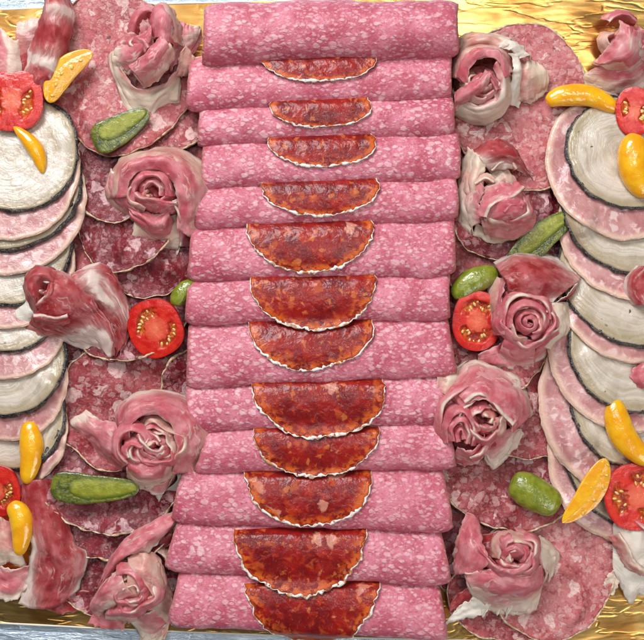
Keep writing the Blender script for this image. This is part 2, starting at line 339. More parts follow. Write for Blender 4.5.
def slice_(name, cx, cy, rx, ry, mat, rim, label, cat, group=None, th=2.6, rot=0, wob=.045, seed=1, stiff=4, curl=0, expo=2.0, rimw=1.1, rimh=1.2,
           ripple=0, up=None, rimname='rind', part='face', lift=0, face_label=None, fine=.006, rimz=0, jit=.3, wf=None):
    """a draped round slice; up = radius of the far half when it is tucked under something"""
    global H
    E = envelope(stiff)+lift; c, s = math.cos(R(rot)), math.sin(R(rot))
    zc = samp(E, cx, cy); cx, cy = persp(cx, cy, zc+3)
    def rad(t):
        a, b = math.cos(t), math.sin(t); ryy = (up if (up and b < 0) else ry)
        r = (abs(a/rx)**expo+abs(b/ryy)**expo)**(-1/expo)
        return r*(1+wob*2*nz3(math.cos(t)*1.0, math.sin(t)*1.0, 0, .8, seed)+wob*nz3(math.cos(t), math.sin(t), 1, .22, seed)+fine*2*nz3(math.cos(t), math.sin(t), 1, .06, seed))
    NR, NS = 22, 132; V, rm = [(0, 0)], [0]
    for i in range(1, NR+1):
        f = (i/NR)**.85
        for j in range(NS):
            t = 2*math.pi*j/NS; r = rad(t)*f; V.append((r*math.cos(t)*c-r*math.sin(t)*s, r*math.cos(t)*s+r*math.sin(t)*c)); rm.append(f)
    def zat(x, y, f):
        t = math.atan2(y, x); z = samp(E, cx+x, cy+y)
        z += .5*nz3(x, y, 0, 16, seed)+.25*nz3(x, y, 4, 6, seed)
        if curl: z += curl*f**5*max(0, .35+1.6*nz3(math.cos(t)*1.2, math.sin(t)*1.2, 2, .7, seed))
        if ripple: z += ripple*f**3*(.5+.5*math.sin(9*t+5*nz3(math.cos(t), math.sin(t), 0, .6, seed)))
        return z
    Z = [zat(x, y, f) for (x, y), f in zip(V, rm)]
    base = min(Z)
    AT = [2*math.pi*k/180 for k in range(181)]
    CT = np.array([curl*max(0, .35+1.6*nz3(math.cos(t)*1.2, math.sin(t)*1.2, 2, .7, seed)) for t in AT]); RT = np.array([ripple*(.5+.5*math.sin(9*t+5*nz3(math.cos(t), math.sin(t), 0, .6, seed))) for t in AT])
    root = thing(name, cx, cy, base, label, cat, group)
    top = [(x, y, z-base+th) for (x, y), z in zip(V, Z)]; bot = [(x, y, z-base) for (x, y), z in zip(V, Z)]
    n = len(V); fs = []
    def rg(i, j): return 1+(i-1)*NS+(j % NS)
    for j in range(NS):
        fs.append((0, rg(1, j), rg(1, j+1)))
        for i in range(1, NR): fs.append((rg(i, j), rg(i+1, j), rg(i+1, j+1), rg(i, j+1)))
    fs = [tuple(f) for f in fs]; fb = [tuple(q+n for q in f[::-1]) for f in fs]
    side = [(rg(NR, j), rg(NR, j)+n, rg(NR, j+1)+n, rg(NR, j+1)) for j in range(NS)]
    o = link(part, top+bot, fs+fb+side, mat, root, attrs={'rim': rm+rm}, recalc=True)
    if rim:
        pts = [top[rg(NR, j)] for j in range(NS)]; pts = [(p[0], p[1], p[2]-th*.5+rimz) for p in pts]
        tv, tf = tube(pts, rimw, rimh+th*.45, seed, nv=9, jit=jit, wf=wf); link(rimname, tv, tf, rim, root, recalc=True)
    # stamp into the height field
    dx, dy = GX-cx, GY-cy; lx, ly = dx*c+dy*s, -dx*s+dy*c; rr = np.hypot(lx, ly); tt = np.arctan2(ly, lx)
    tab = np.array([rad(2*math.pi*k/360) for k in range(361)]); RR = np.interp(np.mod(tt, 2*math.pi), np.linspace(0, 2*math.pi, 361), tab)
    ff = np.minimum(rr/RR, 1); tm = np.mod(np.arctan2(dy, dx), 2*math.pi)
    ins = rr <= RR+1.5; H = np.where(ins, np.maximum(H, E+th+.6+ff**5*np.interp(tm, AT, CT)+ff**3*np.interp(tm, AT, RT)+(rimh*.6 if rim else 0)*(ff > .93)), H)
    return root
# ---------------------------------------------------------------- the setting
def quadbox(pts, z0, z1):
    vs = [(x-322, y-320, z0) for x, y in pts]+[(x-322, y-320, z1) for x, y in pts]
    return vs, [(0, 1, 2, 3), (7, 6, 5, 4)]+[(i, i+4, (i+1) % 4+4, (i+1) % 4) for i in range(4)]
vs_, fs_ = quadbox([(-3000, -3000), (3600, -3000), (3600, 3600), (-3000, 3600)], -14, -7)
tag(link('counter', vs_, fs_, 'table', None, (322, 320, 0), smooth=False, recalc=True), kind='structure')
tray = thing('gold_tray', 322, 320, 0, 'gold foil covered rectangular tray under all of the cold meats', 'tray')
tp = [(-42, 11), (684, -1), (686, 643), (-44, 621)]
N = 60; V, F = [], []
for j in range(N+1):
    for i in range(N+1):
        u, v = i/N, j/N
        x = (tp[0][0]*(1-u)+tp[1][0]*u)*(1-v)+(tp[3][0]*(1-u)+tp[2][0]*u)*v; y = (tp[0][1]*(1-u)+tp[1][1]*u)*(1-v)+(tp[3][1]*(1-u)+tp[2][1]*u)*v
        y += (-5 if v < .5 else 5)*abs(2*v-1)**8*(1-(2*u-1)**2)
        V.append((x-322, y-320, -1.2+.7*nz3(x*.5, y*1.6, 0, 14, 3)+.9*nz3(x, y, 0, 40, 5)))
for j in range(N):
    for i in range(N): a = j*(N+1)+i; F.append((a, a+1, a+N+2, a+N+1))
link('foil', V, F, 'gold', tray)
rimv = [V[i] for i in range(N+1)]+[V[j*(N+1)+N] for j in range(1, N+1)]+[V[N*(N+1)+i] for i in range(N-1, -1, -1)]+[V[j*(N+1)] for j in range(N-1, 0, -1)]
tv, tf = tube([(x, y, -3.4) for x, y, z in rimv], 1.3, 3.0, 4, jit=.12); link('edge', tv, tf, 'board', tray, recalc=True)
# ---------------------------------------------------------------- flat salami slices (bottom ones first)
def sal(*a, **k):
    d = dict(rim='tan', cat='salami slice', rimw=.9, jit=.55); n = a[0]; d.update(k); rim = d.pop('rim'); cat = d.pop('cat')
    return slice_('salami_slice', a[1], a[2], a[3], a[4], a[0], rim, a[5], cat, d.pop('group', 'coarse salami slices laid flat'), **d)
# left column
sal('dark', 160, 520, 46, 44, 'dark salami slice behind the lower two left rosettes, against the pink rolls', seed=41, curl=5)
sal('dark', 172, 310, 44, 60, 'dark salami slice in the shadow between the left tomato half and the pink rolls', seed=42, curl=5)
sal('dark', 176, 205, 40, 60, 'dark salami slice hidden under the large open left rosette', seed=43, curl=5)
sal('dark', 66, 350, 30, 40, 'scrap of dark salami between the dark cone shaped rosette and the left stack', seed=40)
sal('dark', 84, 420, 44, 60, 'dark salami slice edge showing beside the lower left stack of ham', seed=44, curl=5)
sal('dark', 118, 575, 62, 46, 'dark salami slice lowest in the left column, half under the bottom ham rosette', seed=11, curl=6, wob=.03)
sal('dark', 112, 516, 64, 44, 'dark salami slice with a pale wavy lower edge just above the bottom left ham rosette', seed=12, curl=8, ripple=3)
sal('dark', 112, 482, 68, 50, 'dark salami slice lying under the lower left gherkin', seed=13, curl=8, ripple=4)
sal('mid', 120, 405, 66, 62, 'red salami slice with large white fat spots, above the large left ham rosette', seed=14, curl=2)
sal('dark', 196, 392, 34, 44, 'dark salami slice with twisted tan casing showing beside the ninth pink roll', seed=15, curl=6, ripple=5)
sal('dark', 124, 306, 62, 54, 'dark salami slice under the left halved cherry tomato, with a white wavy lower edge', seed=16, curl=6, ripple=5, rimw=1.3)
sal('dark', 150, 244, 52, 53, 'purple red salami slice poking out above the left halved cherry tomato', seed=17, curl=6)
sal('mid', 92, 246, 30, 34, 'small dark red salami slice beside the stacked ham slices on the left', seed=18, curl=6)
sal('dark', 124, 222, 47, 48, 'purple red salami slice below the upper left rosette with a thin tan casing arc', seed=19, curl=8)
sal('dark', 112, 172, 42, 50, 'small purple red salami slice tucked left of the second left rosette', seed=20, curl=8)
sal('mid', 182, 118, 44, 60, 'red salami slice whose tan casing runs between the second left rosette and the pink rolls', seed=21, curl=6, ripple=4)
sal('mid', 150, 100, 62, 62, 'red marbled salami slice behind the upper left gherkin', seed=22, curl=6, ripple=3)
sal('pale', 118, 72, 76, 82, 'largest pale pink salami slice at the top left, under the yellow tomato wedge with seeds', seed=23, rot=-28, curl=1.5, rim='tan', rimw=.7)
# right column
sal('dark', 480, 180, 44, 60, 'dark salami slice beside the fourth and fifth pink rolls, right side', seed=45, curl=5)
sal('dark', 474, 385, 44, 66, 'dark salami slice under the largest right rosette', seed=46, curl=5)
sal('dark', 470, 540, 44, 60, 'dark salami slice beside the twelfth pink roll on the right', seed=47, curl=5)
sal('dark', 545, 270, 44, 60, 'dark salami slice between the slanting gherkin and the right stack', seed=48, curl=5)
sal('dark', 545, 350, 40, 50, 'dark salami slice behind the rosette with the white fat lobe', seed=49, curl=5)
sal('mid', 512, 596, 66, 44, 'marbled salami slice at the bottom, below the lower right ham rosette', seed=31, curl=6, ripple=4)
sal('pale', 552, 566, 66, 72, 'large marbled salami slice with silvery edge at the bottom right on the gold foil', seed=32, curl=8, rot=20, ripple=1)
sal('mid', 512, 462, 76, 68, 'wide red salami slice with white fat flecks under the glossy whole gherkin', seed=33, curl=6, ripple=4, rot=10)
sal('mid', 535, 398, 62, 64, 'red salami slice between the large right rosette and the stacked ham slices', seed=34, curl=5, ripple=4)
sal('mid', 500, 330, 56, 58, 'red salami slice under the right halved cherry tomato beside the rolls', seed=35, curl=5)
sal('mid', 486, 262, 42, 46, 'marbled salami slice between the pink rolls and the upper right gherkin', seed=36, curl=6)
sal('dark', 500, 210, 48, 50, 'dark salami slice peeking out under the second right rosette', seed=37, curl=8)
sal('dark', 548, 196, 34, 44, 'dark purple salami slice between the upper right gherkin and the ham stack', seed=38, curl=8)
sal('pale', 522, 108, 72, 84, 'largest pale pink salami slice at the top right, under the yellow tomato wedge', seed=39, rot=-8, curl=2.5, wob=.03, rimw=.9)
# ---------------------------------------------------------------- stacked ham and andouille slices, lowest first
def ham(cx, cy, rx, ry, label, seed, **k):
    slice_('ham_slice', cx, cy, rx, ry, 'ham', 'hamrim', label, 'ham slice', 'pink ham slices shingled with andouille', th=3.2, seed=seed, stiff=9, wob=.02, rimw=.6, rimh=.1, part='face', rimname='skin', **k)
def andou(cx, cy, rx, ry, label, seed, **k):
    slice_('andouille_slice', cx, cy, rx, ry, 'and_', 'black', label, 'andouille slice', 'cream andouille slices with black rind', th=4.0, seed=seed, stiff=9, wob=.018, rimw=3.2, rimh=.6, jit=.3, part='face', rimz=-.9, fine=.004, **k)
Lb = [('p', 490, 71), ('w', 470, 67), ('p', 441, 68), ('w', 415, 66), ('p', 381, 66), ('w', 353, 66), ('p', 330, 74), ('w', 305, 73), ('p', 276, 86), ('w', 250, 82), ('p', 242, 80), ('w', 213, 79)]
nm = ['lowest', 'second lowest', 'third lowest', 'third from the top', 'second from the top', 'topmost']
ip = iw = 0
for k, (t, yb, xr) in enumerate(Lb):
    cx = 15 if k == 11 else 8; rx = xr-cx-(2 if t == 'w' else 0); ry = rx*(.93 if k == 11 else .95)
    cy = yb-ry-2
    if t == 'p': ham(cx, cy, rx, ry, 'pink ham slice in the left stack, %s of its six ham slices' % nm[ip], 50+k); ip += 1
    else:
        andou(cx, cy, rx, ry, 'cream black rimmed andouille slice in the left stack, %s of its six' % nm[iw] if k < 11 else 'white round andouille slice on top of the left stack, under the tomato half', 50+k); iw += 1
# right stack: (kind, left extreme x, bottom y at the right frame edge)
Rb = [('p', 545, 546), ('w', 562, 522), ('p', 539, 500), ('w', 568, 466), ('p', 547, 431), ('w', 568, 410), ('p', 557, 363), ('w', 560, 344), ('p', 558, 301), ('w', 562, 274), ('p', 545, 240), ('w', 566, 209)]
ip = iw = 0
for k, (t, yb, xl) in enumerate([(a, c, b) for a, b, c in Rb]):
    cx = 637 if k < 10 else (624 if k == 10 else 630); rx = cx-xl-(2 if t == 'w' else 0); ry = rx*(1.0 if k < 10 else .96)
    cy = yb-ry-1
    if k == 11: ry = 56; cy = 152
    if t == 'p': ham(cx, cy, rx, ry, 'pink ham slice in the right stack, %s of its six ham slices' % nm[ip], 70+k); ip += 1
    else:
        andou(cx, cy, rx, ry, 'cream black rimmed andouille slice in the right stack, %s of its six' % nm[iw] if k < 11 else 'ringed andouille slice on top of the right stack, under the yellow and red tomatoes', 70+k); iw += 1
# ---------------------------------------------------------------- pink rolls with chorizo slices
RL = [ # xl, xr, bottom-left y, bottom-right y
 (201, 461, 62, 53), (184, 455, 111, 98), (195, 458, 146, 134), (199, 463, 190, 179), (191, 460, 230, 220), (187, 459, 282, 276),
 (183, 454, 325, 321), (184, 456, 389, 377), (182, 458, 433, 425), (198, 456, 475, 470), (173, 451, 525, 534), (168, 449, 573, 588), (171, 447, 628, 643)]
CZ = {1: (262, 375, 82), 2: (270, 371, 127), 3: (267, 374, 167), 4: (262, 377, 215), 5: (249, 370, 272), 6: (253, 374, 328), 7: (249, 370, 369),
      8: (256, 384, 438), 9: (253, 377, 476), 10: (246, 370, 526), 11: (235, 366, 593), 12: (247, 377, 650)}
ordn = ['topmost', 'second', 'third', 'fourth', 'fifth', 'sixth', 'seventh', 'eighth', 'ninth', 'tenth', 'eleventh', 'twelfth', 'thirteenth and lowest']
def roll(i):
    global H
    xl, xr, bl, br = RL[i]; tl, tr = (RL[i-1][2], RL[i-1][3]) if i else (-2, -4)
    ov = 12 if i else 0; tl -= ov; tr -= ov; rnd = random.Random(i*17+3)
    th = R(16 if i else 6); B = 18.0 if i else 26; zc = 26 if i else 32; X0 = (xl+xr)/2; Y0 = (tl+tr+bl+br)/4
    NX, TURN, NT = 60, 2.15, 118; V, F, uv, rim = [], [], [], []
    X0w, Y0w = persp(X0, Y0, zc+B*.6)
    for a in range(NT+1):
        t = a/NT*TURN; ang = -math.pi*.5 - 2*math.pi*(TURN-t)   # outer end under the roll
        k = .52+.48*min(1, (t/(TURN-1)))**.9 if t < TURN-1 else 1.0
        k *= 1+.0*t
        for b in range(NX+1):
            s = b/NX; e = min(s, 1-s)*(xr-xl)
            # the sheet is a round slice, so its ends step in towards the seam and the core
            inset = 7*(1-min(1, t/(TURN-1)))+2.0*(1+math.sin(ang+1))+2.4*nz3(t*3, i*3.1, s > .5, .9, i)+1.0*nz3(t*14, i*3.1, s > .5, .9, i)
            x = xl+inset+(xr-xl-2*inset)*s; f = (x-xl)/(xr-xl)
            yt, yb = tl+(tr-tl)*f, bl+(br-bl)*f; A = (yb-yt)/2; yc = (yb+yt)/2
            rr = k*(1-.12*max(0, 1-e/11)**2)*(1+.050*nz3(x, math.cos(ang)*20, math.sin(ang)*20, 34, i)+.012*nz3(x, math.cos(ang)*20, math.sin(ang)*20, 9, i+5))
            ca, sa = math.cos(ang), math.sin(ang); ex = 1.03
            p = A*.985*rr*math.copysign(abs(ca)**ex, ca); q = B*rr*math.copysign(abs(sa)**ex, sa)
            if k < 1: q -= (1-k)*3
            sl = p/A; x += (-sl*(9 if i >= 9 else 3) if s < .5 else sl*(7 if i >= 7 else 2))*abs(2*s-1)**3
            y = yc+p*math.cos(th)-q*math.sin(th)*.4+1.6*nz3(x, i*9.0, 0, 45, 3)+1.0*nz3(x, i*9.0, math.sin(ang)*10, 16, 8); z = zc+p*math.sin(th)+q*math.cos(th)
            V.append(((x-X0)*.968, (y-Y0)*.985, z)); uv.append((x/100, t)); rim.append(max(0, 1-e/2.2))
    for a in range(NT):
        for b in range(NX): q = a*(NX+1)+b; F.append((q, q+1, q+NX+2, q+NX+1))
    zmin = min(v[2] for v in V); V = [(x, y, z-zmin+1) for x, y, z in V]
    o = link('salami_roll', V, F, 'roll', None, (X0w, Y0w, 0), uv=uv, attrs={'rim': rim}, solid=1.5)
    lab = 'rolled pink salami, %s in the middle column' % ordn[i]
    lab += {0: ', thick and without a chorizo slice', 7: ', a tall one just above the long ninth chorizo slice'}.get(i, ', with a chorizo slice on it')
    if i == 7: lab = 'rolled pink salami, eighth in the middle column, with a chorizo slice on it'
    tag(o, lab, 'salami roll', 'pink salami rolls in the middle column')
    # upper surface into the height field (only for what is laid on top)
    f = (GX-xl)/(xr-xl); yt = tl+(tr-tl)*f; yb = bl+(br-bl)*f; A = (yb-yt)/2; Y = (GY-(yt+yb)/2)
    sy = Y0w-Y0; Y = Y-sy; c, s = math.cos(th), math.sin(th); Y = np.clip(Y/A, -1, 1)*A*.985; B2 = B
    aa = s*s/A**2+c*c/B2**2; bb = 2*Y*s*c*(1/A**2-1/B2**2); cc = Y**2*(c*c/A**2+s*s/B2**2)-1
    Z = (-bb+np.sqrt(np.maximum(bb*bb-4*aa*cc, 0)))/(2*aa)+zc-zmin+1+.8
    ins = (GX > xl+4) & (GX < xr-4) & (np.abs(GY-sy-(yt+yb)/2) <= A); H = np.where(ins, np.maximum(H, Z), H)
def chorizo(i):
    x0, x1, yb = CZ[i]; mx = (x0+x1)/2; top = (RL[i-1][2]+RL[i-1][3])/2; ry = yb-top-2
    r = slice_('chorizo_slice', mx, top+2, (x1-x0)/2, ry*.97, 'chor', 'mold', 'dark red chorizo slice with white rind on the %s pink salami roll' % ordn[i].replace('thirteenth and lowest', 'thirteenth, lowest'),
               'chorizo slice', 'chorizo slices tucked between the rolls', th=2.2, seed=90+i, stiff=2, wob=.03, rimw=1.15, rimh=.4, jit=.7, wf=lambda u: .3+.95*max(0, math.sin(2*math.pi*u))**.8, expo=2.0, up=24, fine=.022, part='face', rimname='rind', rimz=.3)
H_side = H.copy()
for i in range(12, -1, -1):
    roll(i)
    if i in CZ:
        Hk = H.copy(); H = np.where(GY > (RL[i-1][2]+RL[i-1][3])/2-2, H, np.minimum(H, 16)); # the tucked part slips down behind the roll
        chorizo(i); H = np.maximum(H, Hk)
# ---------------------------------------------------------------- tomatoes, gherkins
def ground(x, y, r=10):
    m = (np.abs(GX-x) < r) & (np.abs(GY-y) < r); return float(H[m].mean())
def orient(o, rz=0, tx=0, ty=0): o.rotation_euler = (R(tx), R(ty), R(rz))
def ellips(cx, cy, cz, a, b, c, ang, n=8, m=6):
    vs, fs = [], []
    for i in range(m+1):
        ph = math.pi*i/m
        for j in range(n):
            t = 2*math.pi*j/n; x, y, z = a*math.sin(ph)*math.cos(t), b*math.sin(ph)*math.sin(t), c*math.cos(ph)
            vs.append((cx+x*math.cos(ang)-y*math.sin(ang), cy+x*math.sin(ang)+y*math.cos(ang), cz+z))
    for i in range(m):
        for j in range(n): fs.append((i*n+j, i*n+(j+1) % n, (i+1)*n+(j+1) % n, (i+1)*n+j))
    return vs, fs
def tomato(x, y, rx, ry, rot, label, loc, seed, tx=0, ty=0, dz=0, expo=2.3, notch=0):
    """halved cherry tomato, cut side up; loc = list of seed chambers (angle, half width, inner, outer)"""
    rnd = random.Random(seed); g = ground(x, y)+dz; dep = min(rx, ry)*.62; x, y = persp(x, y, g+dep)
    root = thing('tomato_half', x, y, g, label, 'tomato', 'halved red cherry tomatoes')
    def rad(t): return (abs(math.cos(t)/rx)**expo+abs(math.sin(t)/ry)**expo)**(-1/expo)*(1+.05*nz3(math.cos(t), math.sin(t), 0, .9, seed))*(1-notch*math.exp(-((t-4.71)/.22)**2))
    NS, V, F = 72, [], []
    for i in range(13):
        ph = math.pi/2*i/12; k = math.cos(ph)**.8 if i < 12 else 0.001
        bul = 1+.05*math.sin(2*ph)
        for j in range(NS): t = 2*math.pi*j/NS; V.append((rad(t)*k*bul*math.cos(t), rad(t)*k*bul*math.sin(t), dep*(1-math.sin(ph)**.9)))
    for i in range(12):
        for j in range(NS): F.append((i*NS+j, i*NS+(j+1) % NS, (i+1)*NS+(j+1) % NS, (i+1)*NS+j))
    link('skin', V, F, 'tskin', root, recalc=True)
    NR = 34; V, F, gel, core, rim = [], [], [], [], []
    for i in range(NR+1):
        f = i/NR
        for j in range(NS):
            t = 2*math.pi*j/NS; g_ = 0
            for (a, hw, r0, r1) in loc:
                d = (t-R(a)+math.pi) % (2*math.pi)-math.pi; e = 1-abs(d)/R(hw)+.25*nz3(f*6, t*3, 0, 1, seed)
                ee = min(f-r0, r1-f)*9+.8*nz3(f*6, t*3, 3, 1, seed)
                g_ = max(g_, max(0, min(1, e*4))*max(0, min(1, ee)))
            r = rad(t)*.995*f; z = dep+.9*(1-f**6)*(1)-1.6*g_+.5*nz3(r*math.cos(t), r*math.sin(t), 0, 7, seed)*(1-f**8)
            V.append((r*math.cos(t), r*math.sin(t), z)); gel.append(g_); core.append(max(0, 1-f/.42)*(1-g_)+(.35*(1-g_) if .42 > f else 0)); rim.append(f)
    for i in range(NR):
        for j in range(NS): F.append((i*NS+j, i*NS+(j+1) % NS, (i+1)*NS+(j+1) % NS, (i+1)*NS+j))
    fc = link('cut_face', V, F, 'tface', root, attrs={'gel': gel, 'core': core, 'rim': rim})
    for (a, hw, r0, r1) in loc:
        n = max(3, int(hw/7))
        for k in range(n):
            t = R(a+hw*.85*(2*(k+.5)/n-1)+rnd.uniform(-3, 3)); f = r0+(r1-r0)*rnd.uniform(.12, .88); r = rad(t)*f
            v, f_ = ellips(r*math.cos(t), r*math.sin(t), dep-.9, 2.5*rnd.uniform(.8, 1.15), 1.4, 1.1, t+rnd.uniform(-.5, .5)); link('seed', v, f_, 'seed', fc)
    orient(root, rot, tx, ty); return root
tomato(12, 100, 31, 30, 0, 'red tomato half with pale star core on the top left white andouille slice', [(12, 50, .32, .74), (172, 50, .32, .74)], 1, dz=0, notch=.13)
tomato(157, 326, 27, 29, 22, 'red tomato half on the dark salami left of the seventh pink roll', [(235, 62, .34, .72), (50, 55, .40, .76)], 2, tx=6, ty=-8, expo=2.5)
tomato(477, 320, 24.5, 29.5, -4, 'oval red tomato half with orange middle right of the seventh pink roll', [(268, 66, .36, .76), (92, 66, .36, .76)], 3, tx=4)
tomato(637, 111, 18, 24, 4, 'small red tomato half on the ringed andouille slice at the right edge', [(200, 40, .3, .7), (20, 50, .3, .75)], 4, ty=-14)
tomato(-6, 489, 26, 27, 0, 'red tomato half cut off by the left edge, above the bottom yellow tomato wedge', [(15, 55, .35, .75), (190, 50, .3, .7)], 5, tx=10)
tomato(638, 497, 33, 34, 10, 'largest red tomato half, with wet seedy face at the bottom of the right stack', [(60, 42, .3, .78), (180, 45, .3, .78), (300, 42, .3, .78)], 6, dz=-4)

def sweep(path, wf, hf, flat=None, n=44, m=22, seed=0, side=0, nzamp=.03):
    """body along a bent path; flat = height fraction where the top is cut; returns V,F and the cut outline"""
    P = [Vector(p) for p in path]; V, F, cut = [], [], []
    def cr(t):
        k = t*(len(P)-1); i = min(int(k), len(P)-2); u = k-i; p0 = P[max(i-1, 0)]; p1 = P[i]; p2 = P[i+1]; p3 = P[min(i+2, len(P)-1)]
        return .5*((2*p1)+(p2-p0)*u+(2*p0-5*p1+4*p2-p3)*u*u+(3*p1-p0-3*p2+p3)*u**3)
    for i in range(n+1):
        t = .5-.5*math.cos(math.pi*i/n); c = cr(t); d = cr(min(1, t+.01))-cr(max(0, t-.01)); d.normalize(); nx, ny = -d.y, d.x
        w_, h_ = wf(t), hf(t)
        for j in range(m):
            a = 2*math.pi*j/m; l = math.cos(a)*w_*(1+nzamp*nz3(math.cos(a)*9, t*60, math.sin(a)*9, 9, seed)); z = math.sin(a)*h_*(1+nzamp*nz3(math.cos(a)*9, t*60, math.sin(a)*9, 7, seed+2))
            if side: z += l*side
            if flat is not None: z = min(z, flat*h_ if flat > 0 else flat)
            V.append((c.x+nx*l, c.y+ny*l, c.z+z))
        cut.append((c, nx, ny, w_))
    for i in range(n):
        for j in range(m): F.append((i*m+j, i*m+(j+1) % m, (i+1)*m+(j+1) % m, (i+1)*m+j))
    F.append(tuple(range(m))[::-1]); F.append(tuple(n*m+j for j in range(m)))
    return V, F, cut
def lens(t, p=.5): return max(.02, (4*t*(1-t)))**p
def asym(t, k, p=.5):   # fat end towards t=k
    u = (t/k if t < k else (1-t)/(1-k)); return max(.02, 1-(1-u)**2)**p
def place(name, path, label, cat, group, base=None, h=8, dz=0):
    cx = sum(p[0] for p in path)/len(path); cy = sum(p[1] for p in path)/len(path); g = (ground(cx, cy, 6) if base is None else base)+dz
    X, Y = persp(cx, cy, g+h); root = thing(name, X, Y, g, label, cat, group)
    return root, [(p[0]-cx, p[1]-cy, h+(p[2] if len(p) > 2 else 0)) for p in path]
def wedge(path, w_, h_, label, seed=0, k=.5, side=0, seeds=None, p=.48, dz=0, base=None):
    root, P = place('yellow_tomato_wedge', path, label, 'tomato wedge', 'yellow tomato wedges', h=h_*.8, dz=dz, base=base)
    if seeds is None:
        V, F, c = sweep(P, lambda t: w_*1.0*asym(t, k, p), lambda t: h_*asym(t, k, p), None, seed=seed, side=side); link('skin', V, F, 'yskin', root, recalc=True)
        return root
    V, F, c = sweep(P, lambda t: w_*1.0*asym(t, k, p), lambda t: h_*asym(t, k, p), .12, seed=seed, side=side); link('skin', V, F, 'yskin', root, recalc=True)
    # moist cut face lying on the flat, pushed to one side so a band of skin shows
    s0, s1 = seeds; V, F = [], []; m = 9
    for i, (cc, nx, ny, ww) in enumerate(c):
        for j in range(m):
            l = (s0+(s1-s0)*j/(m-1))*ww; V.append((cc.x+nx*l, cc.y+ny*l, cc.z+.3+.12*h_*asym(i/len(c), k)*0+l*side+h_*.12*asym(min(1, .5-.5*math.cos(math.pi*i/44)), k, p)+.8*math.sin(math.pi*j/(m-1))*ww/w_+.4*nz3(cc.x, cc.y, l, 6, seed)*math.sin(math.pi*j/(m-1))))
    for i in range(len(c)-1):
        for j in range(m-1): F.append((i*m+j, i*m+j+1, (i+1)*m+j+1, (i+1)*m+j))
    fc = link('cut_face', V, F, 'yface', root)
    rnd = random.Random(seed)
    for q in range(5):
        i = 10+q*5; j = rnd.choice((3, 4, 5)); v = V[min(i, 40)*m+j]; a, f = ellips(v[0]+rnd.uniform(-.8, .8), v[1]+rnd.uniform(-.8, .8), v[2]+.2, 2.3, 1.4, .8, rnd.uniform(0, 3)); link('seed', a, f, 'yseed', fc)
    return root
wedge([(50, 102), (55, 85), (65, 70), (78, 60), (92, 53)], 12.5, 9, 'yellow tomato wedge showing its seeds on the large pale salami at top left', 1, .42, 0, seeds=(-.35, .9), p=.62, dz=14)
wedge([(14, 127), (27, 139), (37, 152), (43, 173)], 8, 7, 'slim plain yellow tomato wedge lying on the top left white andouille slice', 2, .6, p=.8)
wedge([(28, 422), (31, 440), (31, 458), (26, 483)], 12, 9, 'yellow tomato wedge on the lowest slices of the left stack', 3, .45)
wedge([(9, 505), (19, 514), (22, 530), (19, 555)], 11.5, 9, 'yellow tomato wedge at bottom left under the red tomato half, beside folded dried ham', 4, .45, dz=16)
wedge([(547, 103), (562, 96), (590, 96), (618, 110)], 11, 9, 'long yellow tomato wedge lying across the top of the ringed right andouille slice', 5, .55)
wedge([(640, 136), (634, 150), (635, 172), (646, 196)], 16, 13, 'round fat yellow tomato piece at the right edge, below the small red tomato half', 6, .5, p=.5)
wedge([(616, 400), (617, 418), (626, 440), (650, 463)], 13.5, 10, 'curved yellow tomato wedge right above the largest red tomato half', 7, .55)
wedge([(605, 459), (598, 478), (585, 500), (563, 522)], 13, 9, 'pointed yellow tomato wedge leaning on the bottom of the right stack', 8, .5, 0, seeds=(-.98, -.1), p=.8)
def gherkin(path, w_, h_, label, seed, k=.5, face=None, p=.42, whole='gskin', tilt=0, dz=0, base=None):
    root, P = place('gherkin', path, label, 'gherkin', 'gherkins among the meats', h=h_*.85, dz=dz, base=base)
    V, F, c = sweep(P, lambda t: w_*1.0*asym(t, k, p), lambda t: h_*asym(t, k, p), .25 if face else None, seed=seed, nzamp=.05); link('skin', V, F, whole, root, recalc=True)
    if face:
        s0, s1, t0, t1 = face; V, F, rim = [], [], []; m = 13; cc_ = [q for i, q in enumerate(c) if t0 <= (.5-.5*math.cos(math.pi*i/44)) <= t1]
        for i, (cc, nx, ny, ww) in enumerate(cc_):
            u = i/(len(cc_)-1); sh = min(1, asym(min(max(u, .001), .999), .5, .40))
            for j in range(m):
                e = j/(m-1)*2-1; l = ((s0+s1)/2+(s1-s0)/2*e*sh)*ww; V.append((cc.x+nx*l, cc.y+ny*l, cc.z+.25*h_*min(1, ww/w_)+.5+.6*(1-e*e)+.3*nz3(cc.x, cc.y, l, 6, seed)))
                rim.append(max(abs(e), abs(2*u-1)**3))
        for i in range(len(cc_)-1):
            for j in range(m-1): F.append((i*m+j, i*m+j+1, (i+1)*m+j+1, (i+1)*m+j))
        link('cut_face', V, F, 'gface', root, attrs={'rim': rim})
    return root
gherkin([(93, 141), (107, 136), (125, 126), (148, 112)], 16, 11, 'halved gherkin with pale cut face up, on red salami at the upper left', 1, .30, (-.95, .45, .18, .97), p=.5)
gherkin([(52, 484), (75, 488), (100, 489), (138, 488)], 15.5, 11, 'long halved gherkin on dark salami at the lower left, dark skin at its left end', 2, .25, (-.92, .72, .24, .985), p=.42)
gherkin([(512, 266), (526, 252), (545, 234), (570, 216)], 14.5, 11, 'halved gherkin slanting between the second right rosette and the ham stack', 3, .45, (-.97, .42, .22, .985), p=.36)
gherkin([(455, 298), (466, 286), (480, 278), (498, 273)], 13, 10, 'short dull green gherkin end tucked above the right oval tomato half', 4, .55, None, p=.42, whole='gwhole')
gherkin([(511, 482), (524, 488), (542, 498), (558, 508)], 17, 13, 'whole glossy light green gherkin alone on the wide red salami slice at lower right', 5, .5, None, p=.34, whole='gwhole')
gherkin([(177, 306), (179, 298), (186, 289), (196, 284)], 9, 8, 'tiny gherkin tip peeking out between the left tomato half and the pink rolls', 6, .5, None, p=.4, whole='gwhole')
